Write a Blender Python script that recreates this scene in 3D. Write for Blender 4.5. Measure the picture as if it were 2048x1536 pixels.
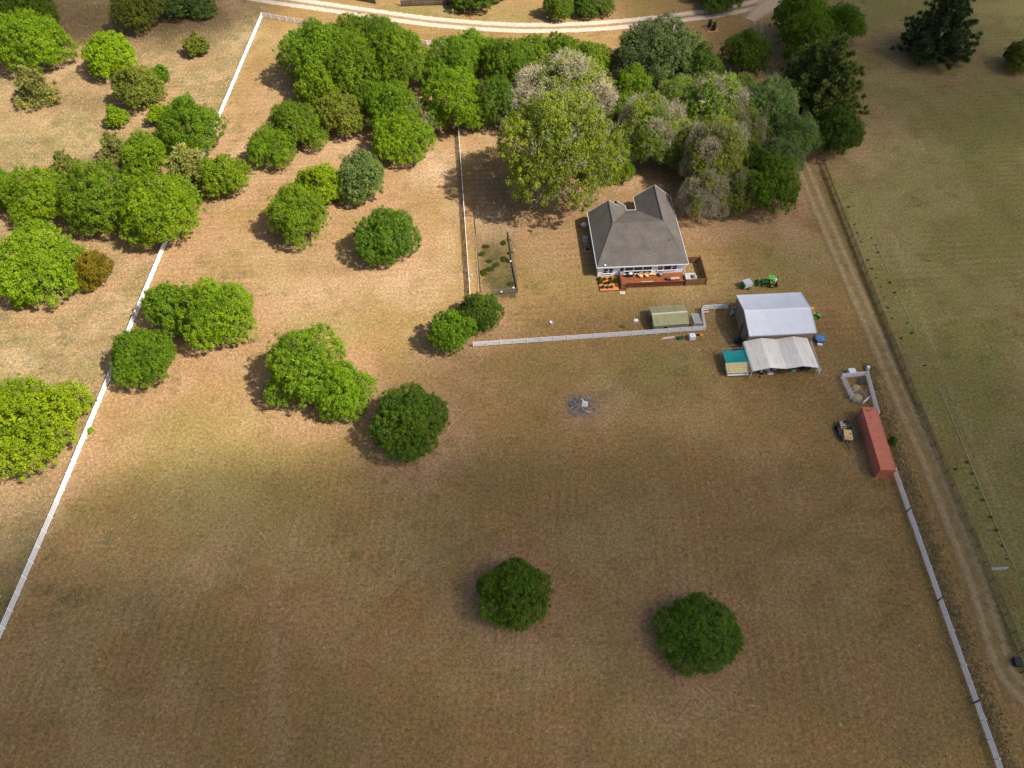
import bpy, math, random
import numpy as np
from mathutils import Vector, Matrix

R = math.radians
for o in list(bpy.data.objects):
    bpy.data.objects.remove(o)
scene = bpy.context.scene
COL = scene.collection

# ---------------------------------------------------------------- camera
CAM_H, CAM_PITCH, CAM_F = 108.53, R(53.775), 1515.3      # height in metres, tilt, focal length in 2048-wide pixels
cam_d = bpy.data.cameras.new('camera')
cam = bpy.data.objects.new('camera', cam_d)
COL.objects.link(cam)
cam.location = (0, 0, CAM_H)
cam.rotation_euler = (R(90) - CAM_PITCH, 0, 0)
cam_d.sensor_fit = 'HORIZONTAL'
cam_d.sensor_width = 36.0
cam_d.lens = CAM_F * 36.0 / 2048.0
cam_d.clip_start = 0.5
cam_d.clip_end = 9000
scene.camera = cam

# ---------------------------------------------------------------- sky, sun, exposure
SUN_ELEV, SUN_DIR = R(50), R(-21)                         # elevation; heading of the sun measured from +X
S = Vector((math.cos(SUN_ELEV) * math.cos(SUN_DIR), math.cos(SUN_ELEV) * math.sin(SUN_DIR), math.sin(SUN_ELEV)))
world = bpy.data.worlds.new('World')
scene.world = world
world.use_nodes = True
wn = world.node_tree
sky = wn.nodes.new('ShaderNodeTexSky')
sky.sky_type = 'NISHITA'
sky.sun_disc = False
sky.sun_elevation = SUN_ELEV
sky.sun_rotation = R(90) - SUN_DIR
sky.dust_density = 3.0
sky.air_density = 0.7
sky.ozone_density = 0.5
bg = wn.nodes['Background']
bg.inputs['Strength'].default_value = 0.083
wn.links.new(sky.outputs[0], bg.inputs['Color'])
sun_d = bpy.data.lights.new('sun', 'SUN')
sun_d.energy = 4.5
sun_d.angle = R(0.9)
sun_d.color = (1.0, 0.93, 0.82)
sun = bpy.data.objects.new('sun', sun_d)
COL.objects.link(sun)
sun.location = (200, -40, 300)
sun.rotation_euler = S.to_track_quat('Z', 'Y').to_euler()
vs = scene.view_settings
vs.view_transform = 'Standard'
vs.look = 'None'
vs.gamma = 1.0
vs.exposure = 0.98
vs.use_curve_mapping = False
scene.cycles.max_bounces = 6
scene.cycles.diffuse_bounces = 3
scene.cycles.glossy_bounces = 2
scene.cycles.transparent_max_bounces = 8
scene.cycles.volume_bounces = 0
scene.cycles.use_denoising = True

# ---------------------------------------------------------------- survey: photo pixel -> point at height z above the ground
_fw = np.array([0, math.cos(CAM_PITCH), -math.sin(CAM_PITCH)])
_up = np.array([0, math.sin(CAM_PITCH), math.cos(CAM_PITCH)])
def G(px, py, z=0.0):
    d = _fw + np.array([1.0, 0, 0]) * (px - 1024) / CAM_F + _up * (768 - py) / CAM_F
    t = (z - CAM_H) / d[2]
    return np.array([0, 0, CAM_H]) + d * t
def V(px, py, z=0.0):
    return Vector(G(px, py, z))

# ---------------------------------------------------------------- materials
MATS = {}
def nodes_of(name):
    m = bpy.data.materials.new(name)
    m.use_nodes = True
    nt = m.node_tree
    return m, nt, nt.nodes['Principled BSDF']
def mat(name, col, rough=0.7, var=0.18, scale=3.0, metal=0.0, bump=0.0, bscale=20.0, spec=0.3, stain=None, obj_random=0.0):
    """plain painted / weathered surface with uneven tone"""
    m, nt, b = nodes_of(name)
    N, L = nt.nodes, nt.links
    tc = N.new('ShaderNodeTexCoord')
    n1 = N.new('ShaderNodeTexNoise'); n1.inputs['Scale'].default_value = scale; n1.inputs['Detail'].default_value = 6
    L.new(tc.outputs['Object'], n1.inputs['Vector'])
    mr = N.new('ShaderNodeMapRange'); mr.inputs['From Min'].default_value = 0.3; mr.inputs['From Max'].default_value = 0.7
    mr.inputs['To Min'].default_value = 1 - var; mr.inputs['To Max'].default_value = 1 + var
    L.new(n1.outputs['Fac'], mr.inputs['Value'])
    val = mr.outputs['Result']
    if obj_random:
        oi = N.new('ShaderNodeObjectInfo')
        m2 = N.new('ShaderNodeMapRange'); m2.inputs['To Min'].default_value = 1 - obj_random; m2.inputs['To Max'].default_value = 1 + obj_random
        L.new(oi.outputs['Random'], m2.inputs['Value'])
        mm = N.new('ShaderNodeMath'); mm.operation = 'MULTIPLY'
        L.new(val, mm.inputs[0]); L.new(m2.outputs['Result'], mm.inputs[1]); val = mm.outputs[0]
    mx = N.new('ShaderNodeVectorMath'); mx.operation = 'SCALE'
    mx.inputs[0].default_value = col
    L.new(val, mx.inputs['Scale'])
    out = mx.outputs['Vector']
    if stain:
        n2 = N.new('ShaderNodeTexNoise'); n2.inputs['Scale'].default_value = stain[1]; n2.inputs['Detail'].default_value = 8; n2.inputs['Roughness'].default_value = 0.7
        mp = N.new('ShaderNodeMapping'); mp.inputs['Scale'].default_value = stain[3] if len(stain) > 3 else (1, 1, 1)
        L.new(tc.outputs['Object'], mp.inputs['Vector']); L.new(mp.outputs[0], n2.inputs['Vector'])
        r2 = N.new('ShaderNodeMapRange'); r2.inputs['From Min'].default_value = 0.48; r2.inputs['From Max'].default_value = 0.72
        r2.inputs['To Max'].default_value = stain[2]
        L.new(n2.outputs['Fac'], r2.inputs['Value'])
        mc = N.new('ShaderNodeMix'); mc.data_type = 'RGBA'
        L.new(r2.outputs['Result'], mc.inputs['Factor']); L.new(out, mc.inputs['A'])
        mc.inputs['B'].default_value = (*stain[0], 1)
        out = mc.outputs['Result']
    L.new(out, b.inputs['Base Color'])
    b.inputs['Roughness'].default_value = rough
    b.inputs['Metallic'].default_value = metal
    b.inputs['Specular IOR Level'].default_value = spec
    if bump:
        nb = N.new('ShaderNodeTexNoise'); nb.inputs['Scale'].default_value = bscale; nb.inputs['Detail'].default_value = 4
        L.new(tc.outputs['Object'], nb.inputs['Vector'])
        bp = N.new('ShaderNodeBump'); bp.inputs['Strength'].default_value = bump; bp.inputs['Distance'].default_value = 0.05
        L.new(nb.outputs['Fac'], bp.inputs['Height']); L.new(bp.outputs[0], b.inputs['Normal'])
    MATS[name] = m
    return m

mat('white_vinyl', (0.80, 0.80, 0.82), 0.45, 0.04, 1.0, stain=((0.62, 0.61, 0.58), 0.6, 0.3), obj_random=0.04)
mat('white_paint', (0.72, 0.73, 0.74), 0.5, 0.06, 1.5)
mat('white_plastic', (0.76, 0.77, 0.78), 0.4, 0.05, 2.0)
mat('weathered_white', (0.58, 0.57, 0.55), 0.6, 0.12, 1.0, stain=((0.35, 0.32, 0.28), 1.2, 0.6))
mat('brown_board', (0.20, 0.155, 0.075), 0.85, 0.25, 2.0, obj_random=0.2)
mat('dark_board', (0.075, 0.062, 0.05), 0.9, 0.3, 2.0, obj_random=0.3)
mat('grey_board', (0.10, 0.09, 0.08), 0.9, 0.3, 2.0, obj_random=0.2)
mat('cedar_board', (0.20, 0.105, 0.040), 0.8, 0.2, 3.0, obj_random=0.25, stain=((0.12, 0.07, 0.03), 2.0, 0.5))
mat('deck_wood', (0.235, 0.078, 0.030), 0.6, 0.22, 2.5, stain=((0.16, 0.05, 0.025), 1.2, 0.55, (0.3, 2.5, 1)), obj_random=0.12)
mat('rail_wood', (0.125, 0.040, 0.020), 0.65, 0.25, 2.5)
mat('mulch', (0.50, 0.20, 0.06), 0.95, 0.4, 7.0, bump=0.6, bscale=12)
mat('black_plastic', (0.02, 0.021, 0.024), 0.5, 0.2, 4.0)
mat('black_tarp', (0.022, 0.024, 0.03), 0.45, 0.3, 5.0, bump=0.5, bscale=6)
mat('dark_metal', (0.06, 0.062, 0.066), 0.5, 0.2, 4.0, metal=0.3)
mat('grey_metal', (0.34, 0.35, 0.36), 0.45, 0.15, 3.0, metal=0.4)
mat('light_metal', (0.50, 0.52, 0.55), 0.4, 0.1, 3.0, metal=0.3)
mat('rubber', (0.018, 0.018, 0.018), 0.85, 0.3, 6.0)
mat('tractor_green', (0.035, 0.22, 0.045), 0.4, 0.1, 4.0)
mat('dark_teal', (0.012, 0.085, 0.065), 0.5, 0.2, 4.0)
mat('canopy_green', (0.10, 0.42, 0.07), 0.45, 0.1, 4.0)
mat('wheel_yellow', (0.75, 0.50, 0.05), 0.45, 0.1, 4.0)
mat('yellow_paint', (0.65, 0.42, 0.03), 0.5, 0.1, 4.0)
mat('tan_wall', (0.30, 0.215, 0.155), 0.65, 0.1, 0.8, stain=((0.20, 0.14, 0.10), 0.7, 0.5))
mat('tan_door', (0.27, 0.195, 0.145), 0.6, 0.1, 1.0)
mat('shed_roof', (0.335, 0.325, 0.17), 0.6, 0.12, 1.0, stain=((0.20, 0.20, 0.11), 1.0, 0.6, (4, 0.4, 1)))
mat('shed_wall', (0.28, 0.27, 0.17), 0.7, 0.1, 1.0)
mat('cream', (0.62, 0.55, 0.40), 0.6, 0.1, 2.0)
mat('barn_roof', (0.80, 0.81, 0.84), 0.38, 0.05, 0.5, metal=0.15, spec=0.4, stain=((0.71, 0.725, 0.76), 0.5, 0.5, (5, 0.5, 1)))
mat('carport_roof', (0.82, 0.78, 0.69), 0.5, 0.06, 0.6, stain=((0.46, 0.40, 0.30), 0.9, 0.7, (3.5, 0.35, 1)))
mat('coop_roof', (0.56, 0.48, 0.25), 0.6, 0.15, 1.5, stain=((0.33, 0.28, 0.13), 1.0, 0.6, (3, 0.7, 1)))
mat('teal_tarp', (0.008, 0.21, 0.20), 0.5, 0.14, 1.6, bump=0.5, bscale=2.0)
mat('blue_tarp', (0.10, 0.24, 0.46), 0.45, 0.25, 3.0, bump=0.8, bscale=4.0, stain=((0.02, 0.06, 0.20), 2.5, 0.9))
mat('blue_paint', (0.05, 0.09, 0.22), 0.4, 0.2, 4.0)
mat('red_paint', (0.45, 0.06, 0.035), 0.5, 0.15, 4.0)
mat('orange_paint', (0.60, 0.22, 0.06), 0.6, 0.2, 4.0)
mat('container_red', (0.55, 0.180, 0.110), 0.55, 0.07, 0.7, stain=((0.42, 0.14, 0.095), 0.8, 0.55))
mat('stone_spa', (0.42, 0.42, 0.40), 0.5, 0.3, 5.0, stain=((0.12, 0.12, 0.13), 3.0, 0.9))
mat('concrete', (0.52, 0.46, 0.38), 0.85, 0.15, 3.0)
mat('wicker', (0.42, 0.24, 0.09), 0.8, 0.3, 9.0)
mat('pink_cushion', (0.48, 0.30, 0.21), 0.85, 0.12, 3.0)
mat('plywood', (0.60, 0.44, 0.24), 0.75, 0.18, 3.0, stain=((0.36, 0.25, 0.12), 2.5, 0.6))
mat('yellow_crate', (0.62, 0.48, 0.20), 0.7, 0.15, 3.0)
mat('bark', (0.15, 0.115, 0.085), 0.95, 0.3, 4.0, bump=0.6, bscale=8)
mat('pale_bark', (0.30, 0.265, 0.22), 0.95, 0.3, 4.0)
mat('dead_wood', (0.36, 0.32, 0.29), 0.95, 0.35, 6.0, obj_random=0.3)
mat('charred', (0.10, 0.085, 0.08), 0.95, 0.4, 4.0)
mat('straw', (0.42, 0.32, 0.17), 0.95, 0.3, 5.0)
mat('rust', (0.14, 0.07, 0.04), 0.85, 0.3, 5.0)
mat('pvc', (0.46, 0.40, 0.30), 0.6, 0.15, 2.0)

def glass_mat(name, col=(0.02, 0.022, 0.035), rough=0.12):
    m, nt, b = nodes_of(name)
    n = nt.nodes.new('ShaderNodeTexNoise'); n.inputs['Scale'].default_value = 1.2
    cr = nt.nodes.new('ShaderNodeValToRGB')
    cr.color_ramp.elements[0].color = (*[c * 0.6 for c in col], 1); cr.color_ramp.elements[1].color = (*[c * 1.8 for c in col], 1)
    nt.links.new(n.outputs['Fac'], cr.inputs['Fac']); nt.links.new(cr.outputs[0], b.inputs['Base Color'])
    b.inputs['Roughness'].default_value = rough
    b.inputs['Specular IOR Level'].default_value = 0.5
    MATS[name] = m
glass_mat('window_glass')
glass_mat('screen_mesh', (0.025, 0.025, 0.03), 0.6)
def clear_panel():
    m, nt, b = nodes_of('clear_panel')
    n = nt.nodes.new('ShaderNodeTexNoise'); n.inputs['Scale'].default_value = 3
    mr = nt.nodes.new('ShaderNodeMapRange'); mr.inputs['To Min'].default_value = 0.35; mr.inputs['To Max'].default_value = 0.75
    nt.links.new(n.outputs['Fac'], mr.inputs['Value']); nt.links.new(mr.outputs[0], b.inputs['Alpha'])
    b.inputs['Base Color'].default_value = (0.42, 0.46, 0.47, 1); b.inputs['Roughness'].default_value = 0.25
    MATS['clear_panel'] = m
clear_panel()
def mesh_panel():
    m, nt, b = nodes_of('wire_mesh')
    tc = nt.nodes.new('ShaderNodeTexCoord')
    n = nt.nodes.new('ShaderNodeTexNoise'); n.inputs['Scale'].default_value = 14
    nt.links.new(tc.outputs['Object'], n.inputs['Vector'])
    mr = nt.nodes.new('ShaderNodeMapRange'); mr.inputs['From Min'].default_value = 0.45; mr.inputs['From Max'].default_value = 0.62; mr.inputs['To Max'].default_value = 0.55
    nt.links.new(n.outputs['Fac'], mr.inputs['Value']); nt.links.new(mr.outputs[0], b.inputs['Alpha'])
    b.inputs['Base Color'].default_value = (0.3, 0.3, 0.3, 1); b.inputs['Roughness'].default_value = 0.5
    MATS['wire_mesh'] = m
mesh_panel()

def shingles():
    m, nt, b = nodes_of('shingle')
    N, L = nt.nodes, nt.links
    tc = N.new('ShaderNodeTexCoord')
    n1 = N.new('ShaderNodeTexNoise'); n1.inputs['Scale'].default_value = 4.0; n1.inputs['Detail'].default_value = 4
    n2 = N.new('ShaderNodeTexNoise'); n2.inputs['Scale'].default_value = 0.45; n2.inputs['Detail'].default_value = 5
    mp = N.new('ShaderNodeMapping'); mp.inputs['Scale'].default_value = (1, 1, 5)
    L.new(tc.outputs['Object'], mp.inputs['Vector']); L.new(mp.outputs[0], n1.inputs['Vector']); L.new(tc.outputs['Object'], n2.inputs['Vector'])
    sep = N.new('ShaderNodeSeparateXYZ'); L.new(tc.outputs['Object'], sep.inputs[0])
    fr = N.new('ShaderNodeMath'); fr.operation = 'MULTIPLY'; fr.inputs[1].default_value = 10.0
    L.new(sep.outputs['Z'], fr.inputs[0])
    fc = N.new('ShaderNodeMath'); fc.operation = 'FRACT'; L.new(fr.outputs[0], fc.inputs[0])
    r1 = N.new('ShaderNodeMapRange'); r1.inputs['From Min'].default_value = 0.3; r1.inputs['From Max'].default_value = 0.7; r1.inputs['To Min'].default_value = 0.72; r1.inputs['To Max'].default_value = 1.3
    L.new(n1.outputs['Fac'], r1.inputs['Value'])
    r2 = N.new('ShaderNodeMapRange'); r2.inputs['From Min'].default_value = 0.3; r2.inputs['From Max'].default_value = 0.7; r2.inputs['To Min'].default_value = 0.85; r2.inputs['To Max'].default_value = 1.15
    L.new(n2.outputs['Fac'], r2.inputs['Value'])
    r3 = N.new('ShaderNodeMapRange'); r3.inputs['To Min'].default_value = 0.86; r3.inputs['To Max'].default_value = 1.08
    L.new(fc.outputs[0], r3.inputs['Value'])
    a = N.new('ShaderNodeMath'); a.operation = 'MULTIPLY'; L.new(r1.outputs[0], a.inputs[0]); L.new(r2.outputs[0], a.inputs[1])
    c = N.new('ShaderNodeMath'); c.operation = 'MULTIPLY'; L.new(a.outputs[0], c.inputs[0]); L.new(r3.outputs[0], c.inputs[1])
    mx = N.new('ShaderNodeVectorMath'); mx.operation = 'SCALE'; mx.inputs[0].default_value = (0.118, 0.104, 0.092)
    L.new(c.outputs[0], mx.inputs['Scale']); L.new(mx.outputs[0], b.inputs['Base Color'])
    b.inputs['Roughness'].default_value = 0.9
    b.inputs['Specular IOR Level'].default_value = 0.2
    bp = N.new('ShaderNodeBump'); bp.inputs['Strength'].default_value = 0.5; bp.inputs['Distance'].default_value = 0.03
    L.new(c.outputs[0], bp.inputs['Height']); L.new(bp.outputs[0], b.inputs['Normal'])
    MATS['shingle'] = m
shingles()

def leaf_mat(name, trans=0.3, rough=0.55):
    m, nt, b = nodes_of(name)
    N, L = nt.nodes, nt.links
    oi = N.new('ShaderNodeObjectInfo')
    at = N.new('ShaderNodeAttribute'); at.attribute_name = 'tint'
    cr = N.new('ShaderNodeValToRGB')
    e = cr.color_ramp.elements
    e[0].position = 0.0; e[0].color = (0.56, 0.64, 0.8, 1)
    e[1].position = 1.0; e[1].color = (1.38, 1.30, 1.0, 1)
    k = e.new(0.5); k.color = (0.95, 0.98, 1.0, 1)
    L.new(at.outputs['Fac'], cr.inputs['Fac'])
    mu = N.new('ShaderNodeVectorMath'); mu.operation = 'MULTIPLY'
    L.new(oi.outputs['Color'], mu.inputs[0]); L.new(cr.outputs['Color'], mu.inputs[1])
    L.new(mu.outputs[0], b.inputs['Base Color'])
    b.inputs['Roughness'].default_value = rough
    b.inputs['Specular IOR Level'].default_value = 0.25
    tr = N.new('ShaderNodeBsdfTranslucent')
    L.new(mu.outputs[0], tr.inputs['Color'])
    mix = N.new('ShaderNodeMixShader'); mix.inputs[0].default_value = trans
    out = N['Material Output']
    L.new(b.outputs[0], mix.inputs[1]); L.new(tr.outputs[0], mix.inputs[2]); L.new(mix.outputs[0], out.inputs['Surface'])
    MATS[name] = m
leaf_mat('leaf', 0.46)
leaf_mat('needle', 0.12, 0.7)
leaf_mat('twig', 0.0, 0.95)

# ---------------------------------------------------------------- mesh building
class MB:
    def __init__(self):
        self.v = []; self.f = []
    def add(self, vs_, fs):
        n = len(self.v)
        self.v += [tuple(p) for p in vs_]
        self.f += [tuple(i + n for i in f) for f in fs]
        return self
    def box(self, x, y, z, sx, sy, sz, rz=0.0, rx=0.0, ry=0.0):
        """centre x, y; z is the underside"""
        hx, hy, hz = sx / 2, sy / 2, sz / 2
        p = [(-hx, -hy, -hz), (hx, -hy, -hz), (hx, hy, -hz), (-hx, hy, -hz), (-hx, -hy, hz), (hx, -hy, hz), (hx, hy, hz), (-hx, hy, hz)]
        M = Matrix.Rotation(rz, 3, 'Z') @ Matrix.Rotation(ry, 3, 'Y') @ Matrix.Rotation(rx, 3, 'X')
        c = Vector((x, y, z + hz))
        return self.add([M @ Vector(q) + c for q in p], [(0, 3, 2, 1), (4, 5, 6, 7), (0, 1, 5, 4), (1, 2, 6, 5), (2, 3, 7, 6), (3, 0, 4, 7)])
    def bar(self, a, b, w, h=None, roll_up=(0, 0, 1)):
        """square bar from a to b"""
        a, b = Vector(a), Vector(b); h = h or w
        d = (b - a).normalized(); u = Vector(roll_up)
        if abs(d.dot(u)) > 0.98: u = Vector((1, 0, 0))
        s = d.cross(u).normalized(); t = s.cross(d).normalized()
        q = []
        for c in (a, b):
            for i, j in ((-1, -1), (1, -1), (1, 1), (-1, 1)):
                q.append(c + s * (w / 2 * i) + t * (h / 2 * j))
        return self.add(q, [(0, 3, 2, 1), (4, 5, 6, 7), (0, 1, 5, 4), (1, 2, 6, 5), (2, 3, 7, 6), (3, 0, 4, 7)])
    def tube(self, pts, rad, n=6, cap=True):
        pts = [Vector(p) for p in pts]
        if not hasattr(rad, '__len__'): rad = [rad] * len(pts)
        base = len(self.v); vs_ = []; fs = []
        for i, p in enumerate(pts):
            d = (pts[min(i + 1, len(pts) - 1)] - pts[max(i - 1, 0)]).normalized()
            u = Vector((0, 0, 1)) if abs(d.z) < 0.95 else Vector((1, 0, 0))
            s = d.cross(u).normalized(); t = s.cross(d).normalized()
            for k in range(n):
                a = 2 * math.pi * k / n
                vs_.append(p + (s * math.cos(a) + t * math.sin(a)) * rad[i])
        for i in range(len(pts) - 1):
            for k in range(n):
                k2 = (k + 1) % n
                fs.append((i * n + k, i * n + k2, (i + 1) * n + k2, (i + 1) * n + k))
        if cap:
            fs.append(tuple(range(n - 1, -1, -1))); fs.append(tuple((len(pts) - 1) * n + k for k in range(n)))
        return self.add(vs_, fs)
    def lathe(self, prof, n=16, c=(0, 0, 0)):
        """prof: list of (radius, z)"""
        vs_ = []; fs = []
        for r, z in prof:
            for k in range(n):
                a = 2 * math.pi * k / n
                vs_.append((c[0] + r * math.cos(a), c[1] + r * math.sin(a), c[2] + z))
        for i in range(len(prof) - 1):
            for k in range(n):
                k2 = (k + 1) % n
                fs.append((i * n + k, i * n + k2, (i + 1) * n + k2, (i + 1) * n + k))
        fs.append(tuple(range(n - 1, -1, -1))); fs.append(tuple((len(prof) - 1) * n + k for k in range(n)))
        return self.add(vs_, fs)
    def wheel(self, c, axis, r, w, n=16):
        c = Vector(c); a = Vector(axis).normalized()
        u = Vector((0, 0, 1)); s = a.cross(u).normalized(); vs_ = []; fs = []
        prof = [(r * 0.55, -w / 2), (r * 0.92, -w / 2), (r, -w / 4), (r, w / 4), (r * 0.92, w / 2), (r * 0.55, w / 2)]
        for rr, t in prof:
            for k in range(n):
                q = 2 * math.pi * k / n
                vs_.append(c + a * t + (s * math.cos(q) + u * math.sin(q)) * rr)
        for i in range(len(prof)):
            j = (i + 1) % len(prof)
            for k in range(n):
                k2 = (k + 1) % n
                fs.append((i * n + k, i * n + k2, j * n + k2, j * n + k))
        return self.add(vs_, fs)
    def disc(self, c, axis, r, w, n=14):
        c = Vector(c); a = Vector(axis).normalized()
        return self.tube([c - a * w / 2, c + a * w / 2], r, n)
    def lump(self, c, rx, ry, rz, seed=0, amp=0.2, n=10, m=7):
        rnd = random.Random(seed); vs_ = []; fs = []
        vs_.append((c[0], c[1], c[2] + rz))
        for i in range(1, m):
            th = math.pi * i / m
            for k in range(n):
                a = 2 * math.pi * k / n; q = 1 + rnd.uniform(-amp, amp)
                vs_.append((c[0] + rx * q * math.sin(th) * math.cos(a), c[1] + ry * q * math.sin(th) * math.sin(a), c[2] + rz * q * math.cos(th)))
        vs_.append((c[0], c[1], c[2] - rz))
        for k in range(n): fs.append((0, 1 + k, 1 + (k + 1) % n))
        for i in range(m - 2):
            for k in range(n):
                a, b2 = 1 + i * n + k, 1 + i * n + (k + 1) % n
                fs.append((a, a + n, b2 + n, b2))
        e = len(vs_) - 1
        for k in range(n): fs.append((e, 1 + (m - 2) * n + (k + 1) % n, 1 + (m - 2) * n + k))
        return self.add(vs_, fs)
    def mesh(self, name, m=None):
        me = bpy.data.meshes.new(name)
        me.from_pydata(self.v, [], self.f)
        me.update()
        if m: me.materials.append(MATS[m])
        return me
    def build(self, name, m, parent=None, smooth=False, bevel=0.0):
        me = self.mesh(name, m)
        if smooth: me.polygons.foreach_set('use_smooth', [True] * len(me.polygons))
        o = bpy.data.objects.new(name, me); COL.objects.link(o)
        o.parent = parent
        if bevel:
            bv = o.modifiers.new('bevel', 'BEVEL'); bv.width = bevel; bv.segments = 2; bv.limit_method = 'ANGLE'
        return o

def tag(o, label=None, cat=None, group=None, kind=None):
    if label: o['label'] = label
    if cat: o['category'] = cat
    if group: o['group'] = group
    if kind: o['kind'] = kind
    return o
def root(name, label, cat, loc, rz=0.0, group=None):
    o = bpy.data.objects.new(name, None); COL.objects.link(o)
    o.empty_display_size = 0.3
    o.location = (loc[0], loc[1], loc[2] if len(loc) > 2 else 0.0)
    o.rotation_euler = (0, 0, rz)
    return tag(o, label, cat, group)
def inst(name, me, parent, loc=(0, 0, 0), rot=(0, 0, 0), scale=(1, 1, 1), color=None):
    o = bpy.data.objects.new(name, me); COL.objects.link(o)
    o.parent = parent; o.location = loc; o.rotation_euler = rot; o.scale = scale
    if color: o.color = (*color, 1)
    return o

# ---------------------------------------------------------------- clouds drifting between the sun and the ground (above and behind the camera)
def cloud_material():
    m = bpy.data.materials.new('cloud_vapour'); m.use_nodes = True
    nt = m.node_tree
    for n in list(nt.nodes):
        if n.type == 'BSDF_PRINCIPLED': nt.nodes.remove(n)
    pv = nt.nodes.new('ShaderNodeVolumePrincipled')
    pv.inputs['Color'].default_value = (0.95, 0.95, 0.96, 1)
    pv.inputs['Density'].default_value = 0.0185
    nt.links.new(pv.outputs[0], nt.nodes['Material Output'].inputs['Volume'])
    return m
CLOUD = cloud_material()
CLOUD_Z = 420.0
def cloud(gx, gy, rx, ry, rz, seed):
    mb = MB(); mb.lump((0, 0, 0), rx, ry, rz, seed, 0.07, 22, 10)
    me = mb.mesh('cloud'); me.materials.append(CLOUD)
    me.polygons.foreach_set('use_smooth', [True] * len(me.polygons))
    o = bpy.data.objects.new('cloud', me); COL.objects.link(o)
    t = CLOUD_Z / S.z
    o.location = (gx + S.x * t, gy + S.y * t, CLOUD_Z + seed * 3.0)
    sd = o.modifiers.new('sub', 'SUBSURF'); sd.levels = 1; sd.render_levels = 1
    tag(o, 'fair weather cloud high above the fields', 'cloud', 'drifting clouds', 'stuff')
for i, c in enumerate(((20, 16, 120, 50, 60), (48, 58, 62, 40, 50), (108, 115, 47, 115, 55), (110, 208, 64, 64, 55), (-118, 230, 66, 44, 50), (-72, 8, 76, 36, 45), (46, 108, 42, 32, 11))):
    cloud(*c, i + 1)

# ---------------------------------------------------------------- ground
def vnoise(x, y, scale, seed):
    rs = np.random.RandomState(seed); T = rs.rand(256, 256)
    u, v = x / scale + 1000, y / scale + 1000
    i, j = np.floor(u).astype(int), np.floor(v).astype(int)
    fu, fv = u - i, v - j
    fu, fv = fu * fu * (3 - 2 * fu), fv * fv * (3 - 2 * fv)
    g = lambda a, b: T[a % 256, b % 256]
    return (g(i, j) * (1 - fu) + g(i + 1, j) * fu) * (1 - fv) + (g(i, j + 1) * (1 - fu) + g(i + 1, j + 1) * fu) * fv
def fbm(x, y, scale, seed, oct=4):
    s = 0; a = 1; t = 0
    for k in range(oct):
        s = s + a * vnoise(x, y, scale / 2 ** k, seed + k * 7); t += a; a *= 0.55
    return s / t
def sstep(a, b, x):
    t = np.clip((x - a) / (b - a), 0, 1); return t * t * (3 - 2 * t)

STEP = 0.6
far = np.array([4, 12, 30, 70, 160, 400, 1200, 7500])
xs = np.concatenate([-150 - far[::-1], np.arange(-150, 150.01, STEP), 150 + far])
ys = np.concatenate([8 - far[::-1], np.arange(8, 226.01, STEP), 226 + far])
X, Y = np.meshgrid(xs, ys)
A = {k: np.zeros_like(X) for k in ('green', 'litter', 'sand', 'rough', 'weed', 'straw', 'dark')}
wob = (fbm(X, Y, 9, 3) - 0.5) * 1.1 + (fbm(X, Y, 2.5, 5) - 0.5) * 0.9
def blob(k, px, py, rx, ry, w=1.0, soft=0.6):
    c = G(px, py); e = G(px + rx, py); t = G(px, py - ry); bt = G(px, py + ry)
    wx = abs(e[0] - c[0]); wy = abs(t[1] - bt[1]) / 2
    d = np.sqrt(((X - c[0]) / wx) ** 2 + ((Y - c[1]) / wy) ** 2) + wob * 0.8
    A[k] = np.maximum(A[k], w * (1 - sstep(1 - soft, 1 + soft * 0.6, d)))
def line(k, pts, width, w=1.0, soft=0.7, wobble=0.35):
    P = [G(*p)[:2] if len(p) == 2 else np.array(p[:2]) for p in pts]
    D = np.full_like(X, 1e9)
    for a, b in zip(P[:-1], P[1:]):
        d = b - a; L2 = d @ d
        t = np.clip(((X - a[0]) * d[0] + (Y - a[1]) * d[1]) / L2, 0, 1)
        D = np.minimum(D, np.hypot(X - a[0] - t * d[0], Y - a[1] - t * d[1]))
    D = D / (width / 2) + wob * wobble
    A[k] = np.maximum(A[k], w * (1 - sstep(1 - soft, 1 + soft, D)))

LFX = -68.3 - (204.2 - Y) * 0.0262                                   # the long white fence on the west side
west = 1 - sstep(-1.2, 1.2, X - LFX)
east = sstep(-0.6, 0.6, X - 70.2)
A['rough'] = np.maximum(west, 0)
big = fbm(X, Y, 38, 11); mid = fbm(X, Y, 12, 21); sml = fbm(X, Y, 4, 31)
# general greenness
A['green'] = np.clip(0.25 * sstep(0.45, 0.75, mid) + east * (0.9 + 0.4 * sstep(0.35, 0.65, mid)), 0, 1)
A['straw'] = np.clip(sstep(0.5, 0.72, fbm(X, Y, 16, 41)) * 0.35, 0, 1)
for b in ((430, 960, 330, 150, .55), (350, 900, 170, 110, .45), (660, 650, 110, 40, .55), (900, 660, 130, 90, .35), (1330, 740, 130, 60, .55), (1570, 520, 110, 70, .55),
          (1180, 560, 120, 30, .3), (600, 130, 60, 60, .3), (470, 80, 40, 60, .3), (830, 25, 120, 18, .9), (1020, 25, 90, 18, .6), (1500, 640, 90, 120, .45), (620, 505, 110, 40, .4),
          (1100, 740, 80, 40, .35), (1090, 520, 60, 60, .35)):
    blob('green', *b[:4], b[4], 0.9)
for b in ((100, 230, 130, 60), (180, 280, 120, 60), (330, 200, 90, 60), (460, 60, 60, 50), (80, 720, 120, 60), (60, 1040, 70, 60)):
    blob('straw', *b, 0.8, 0.9)
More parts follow.
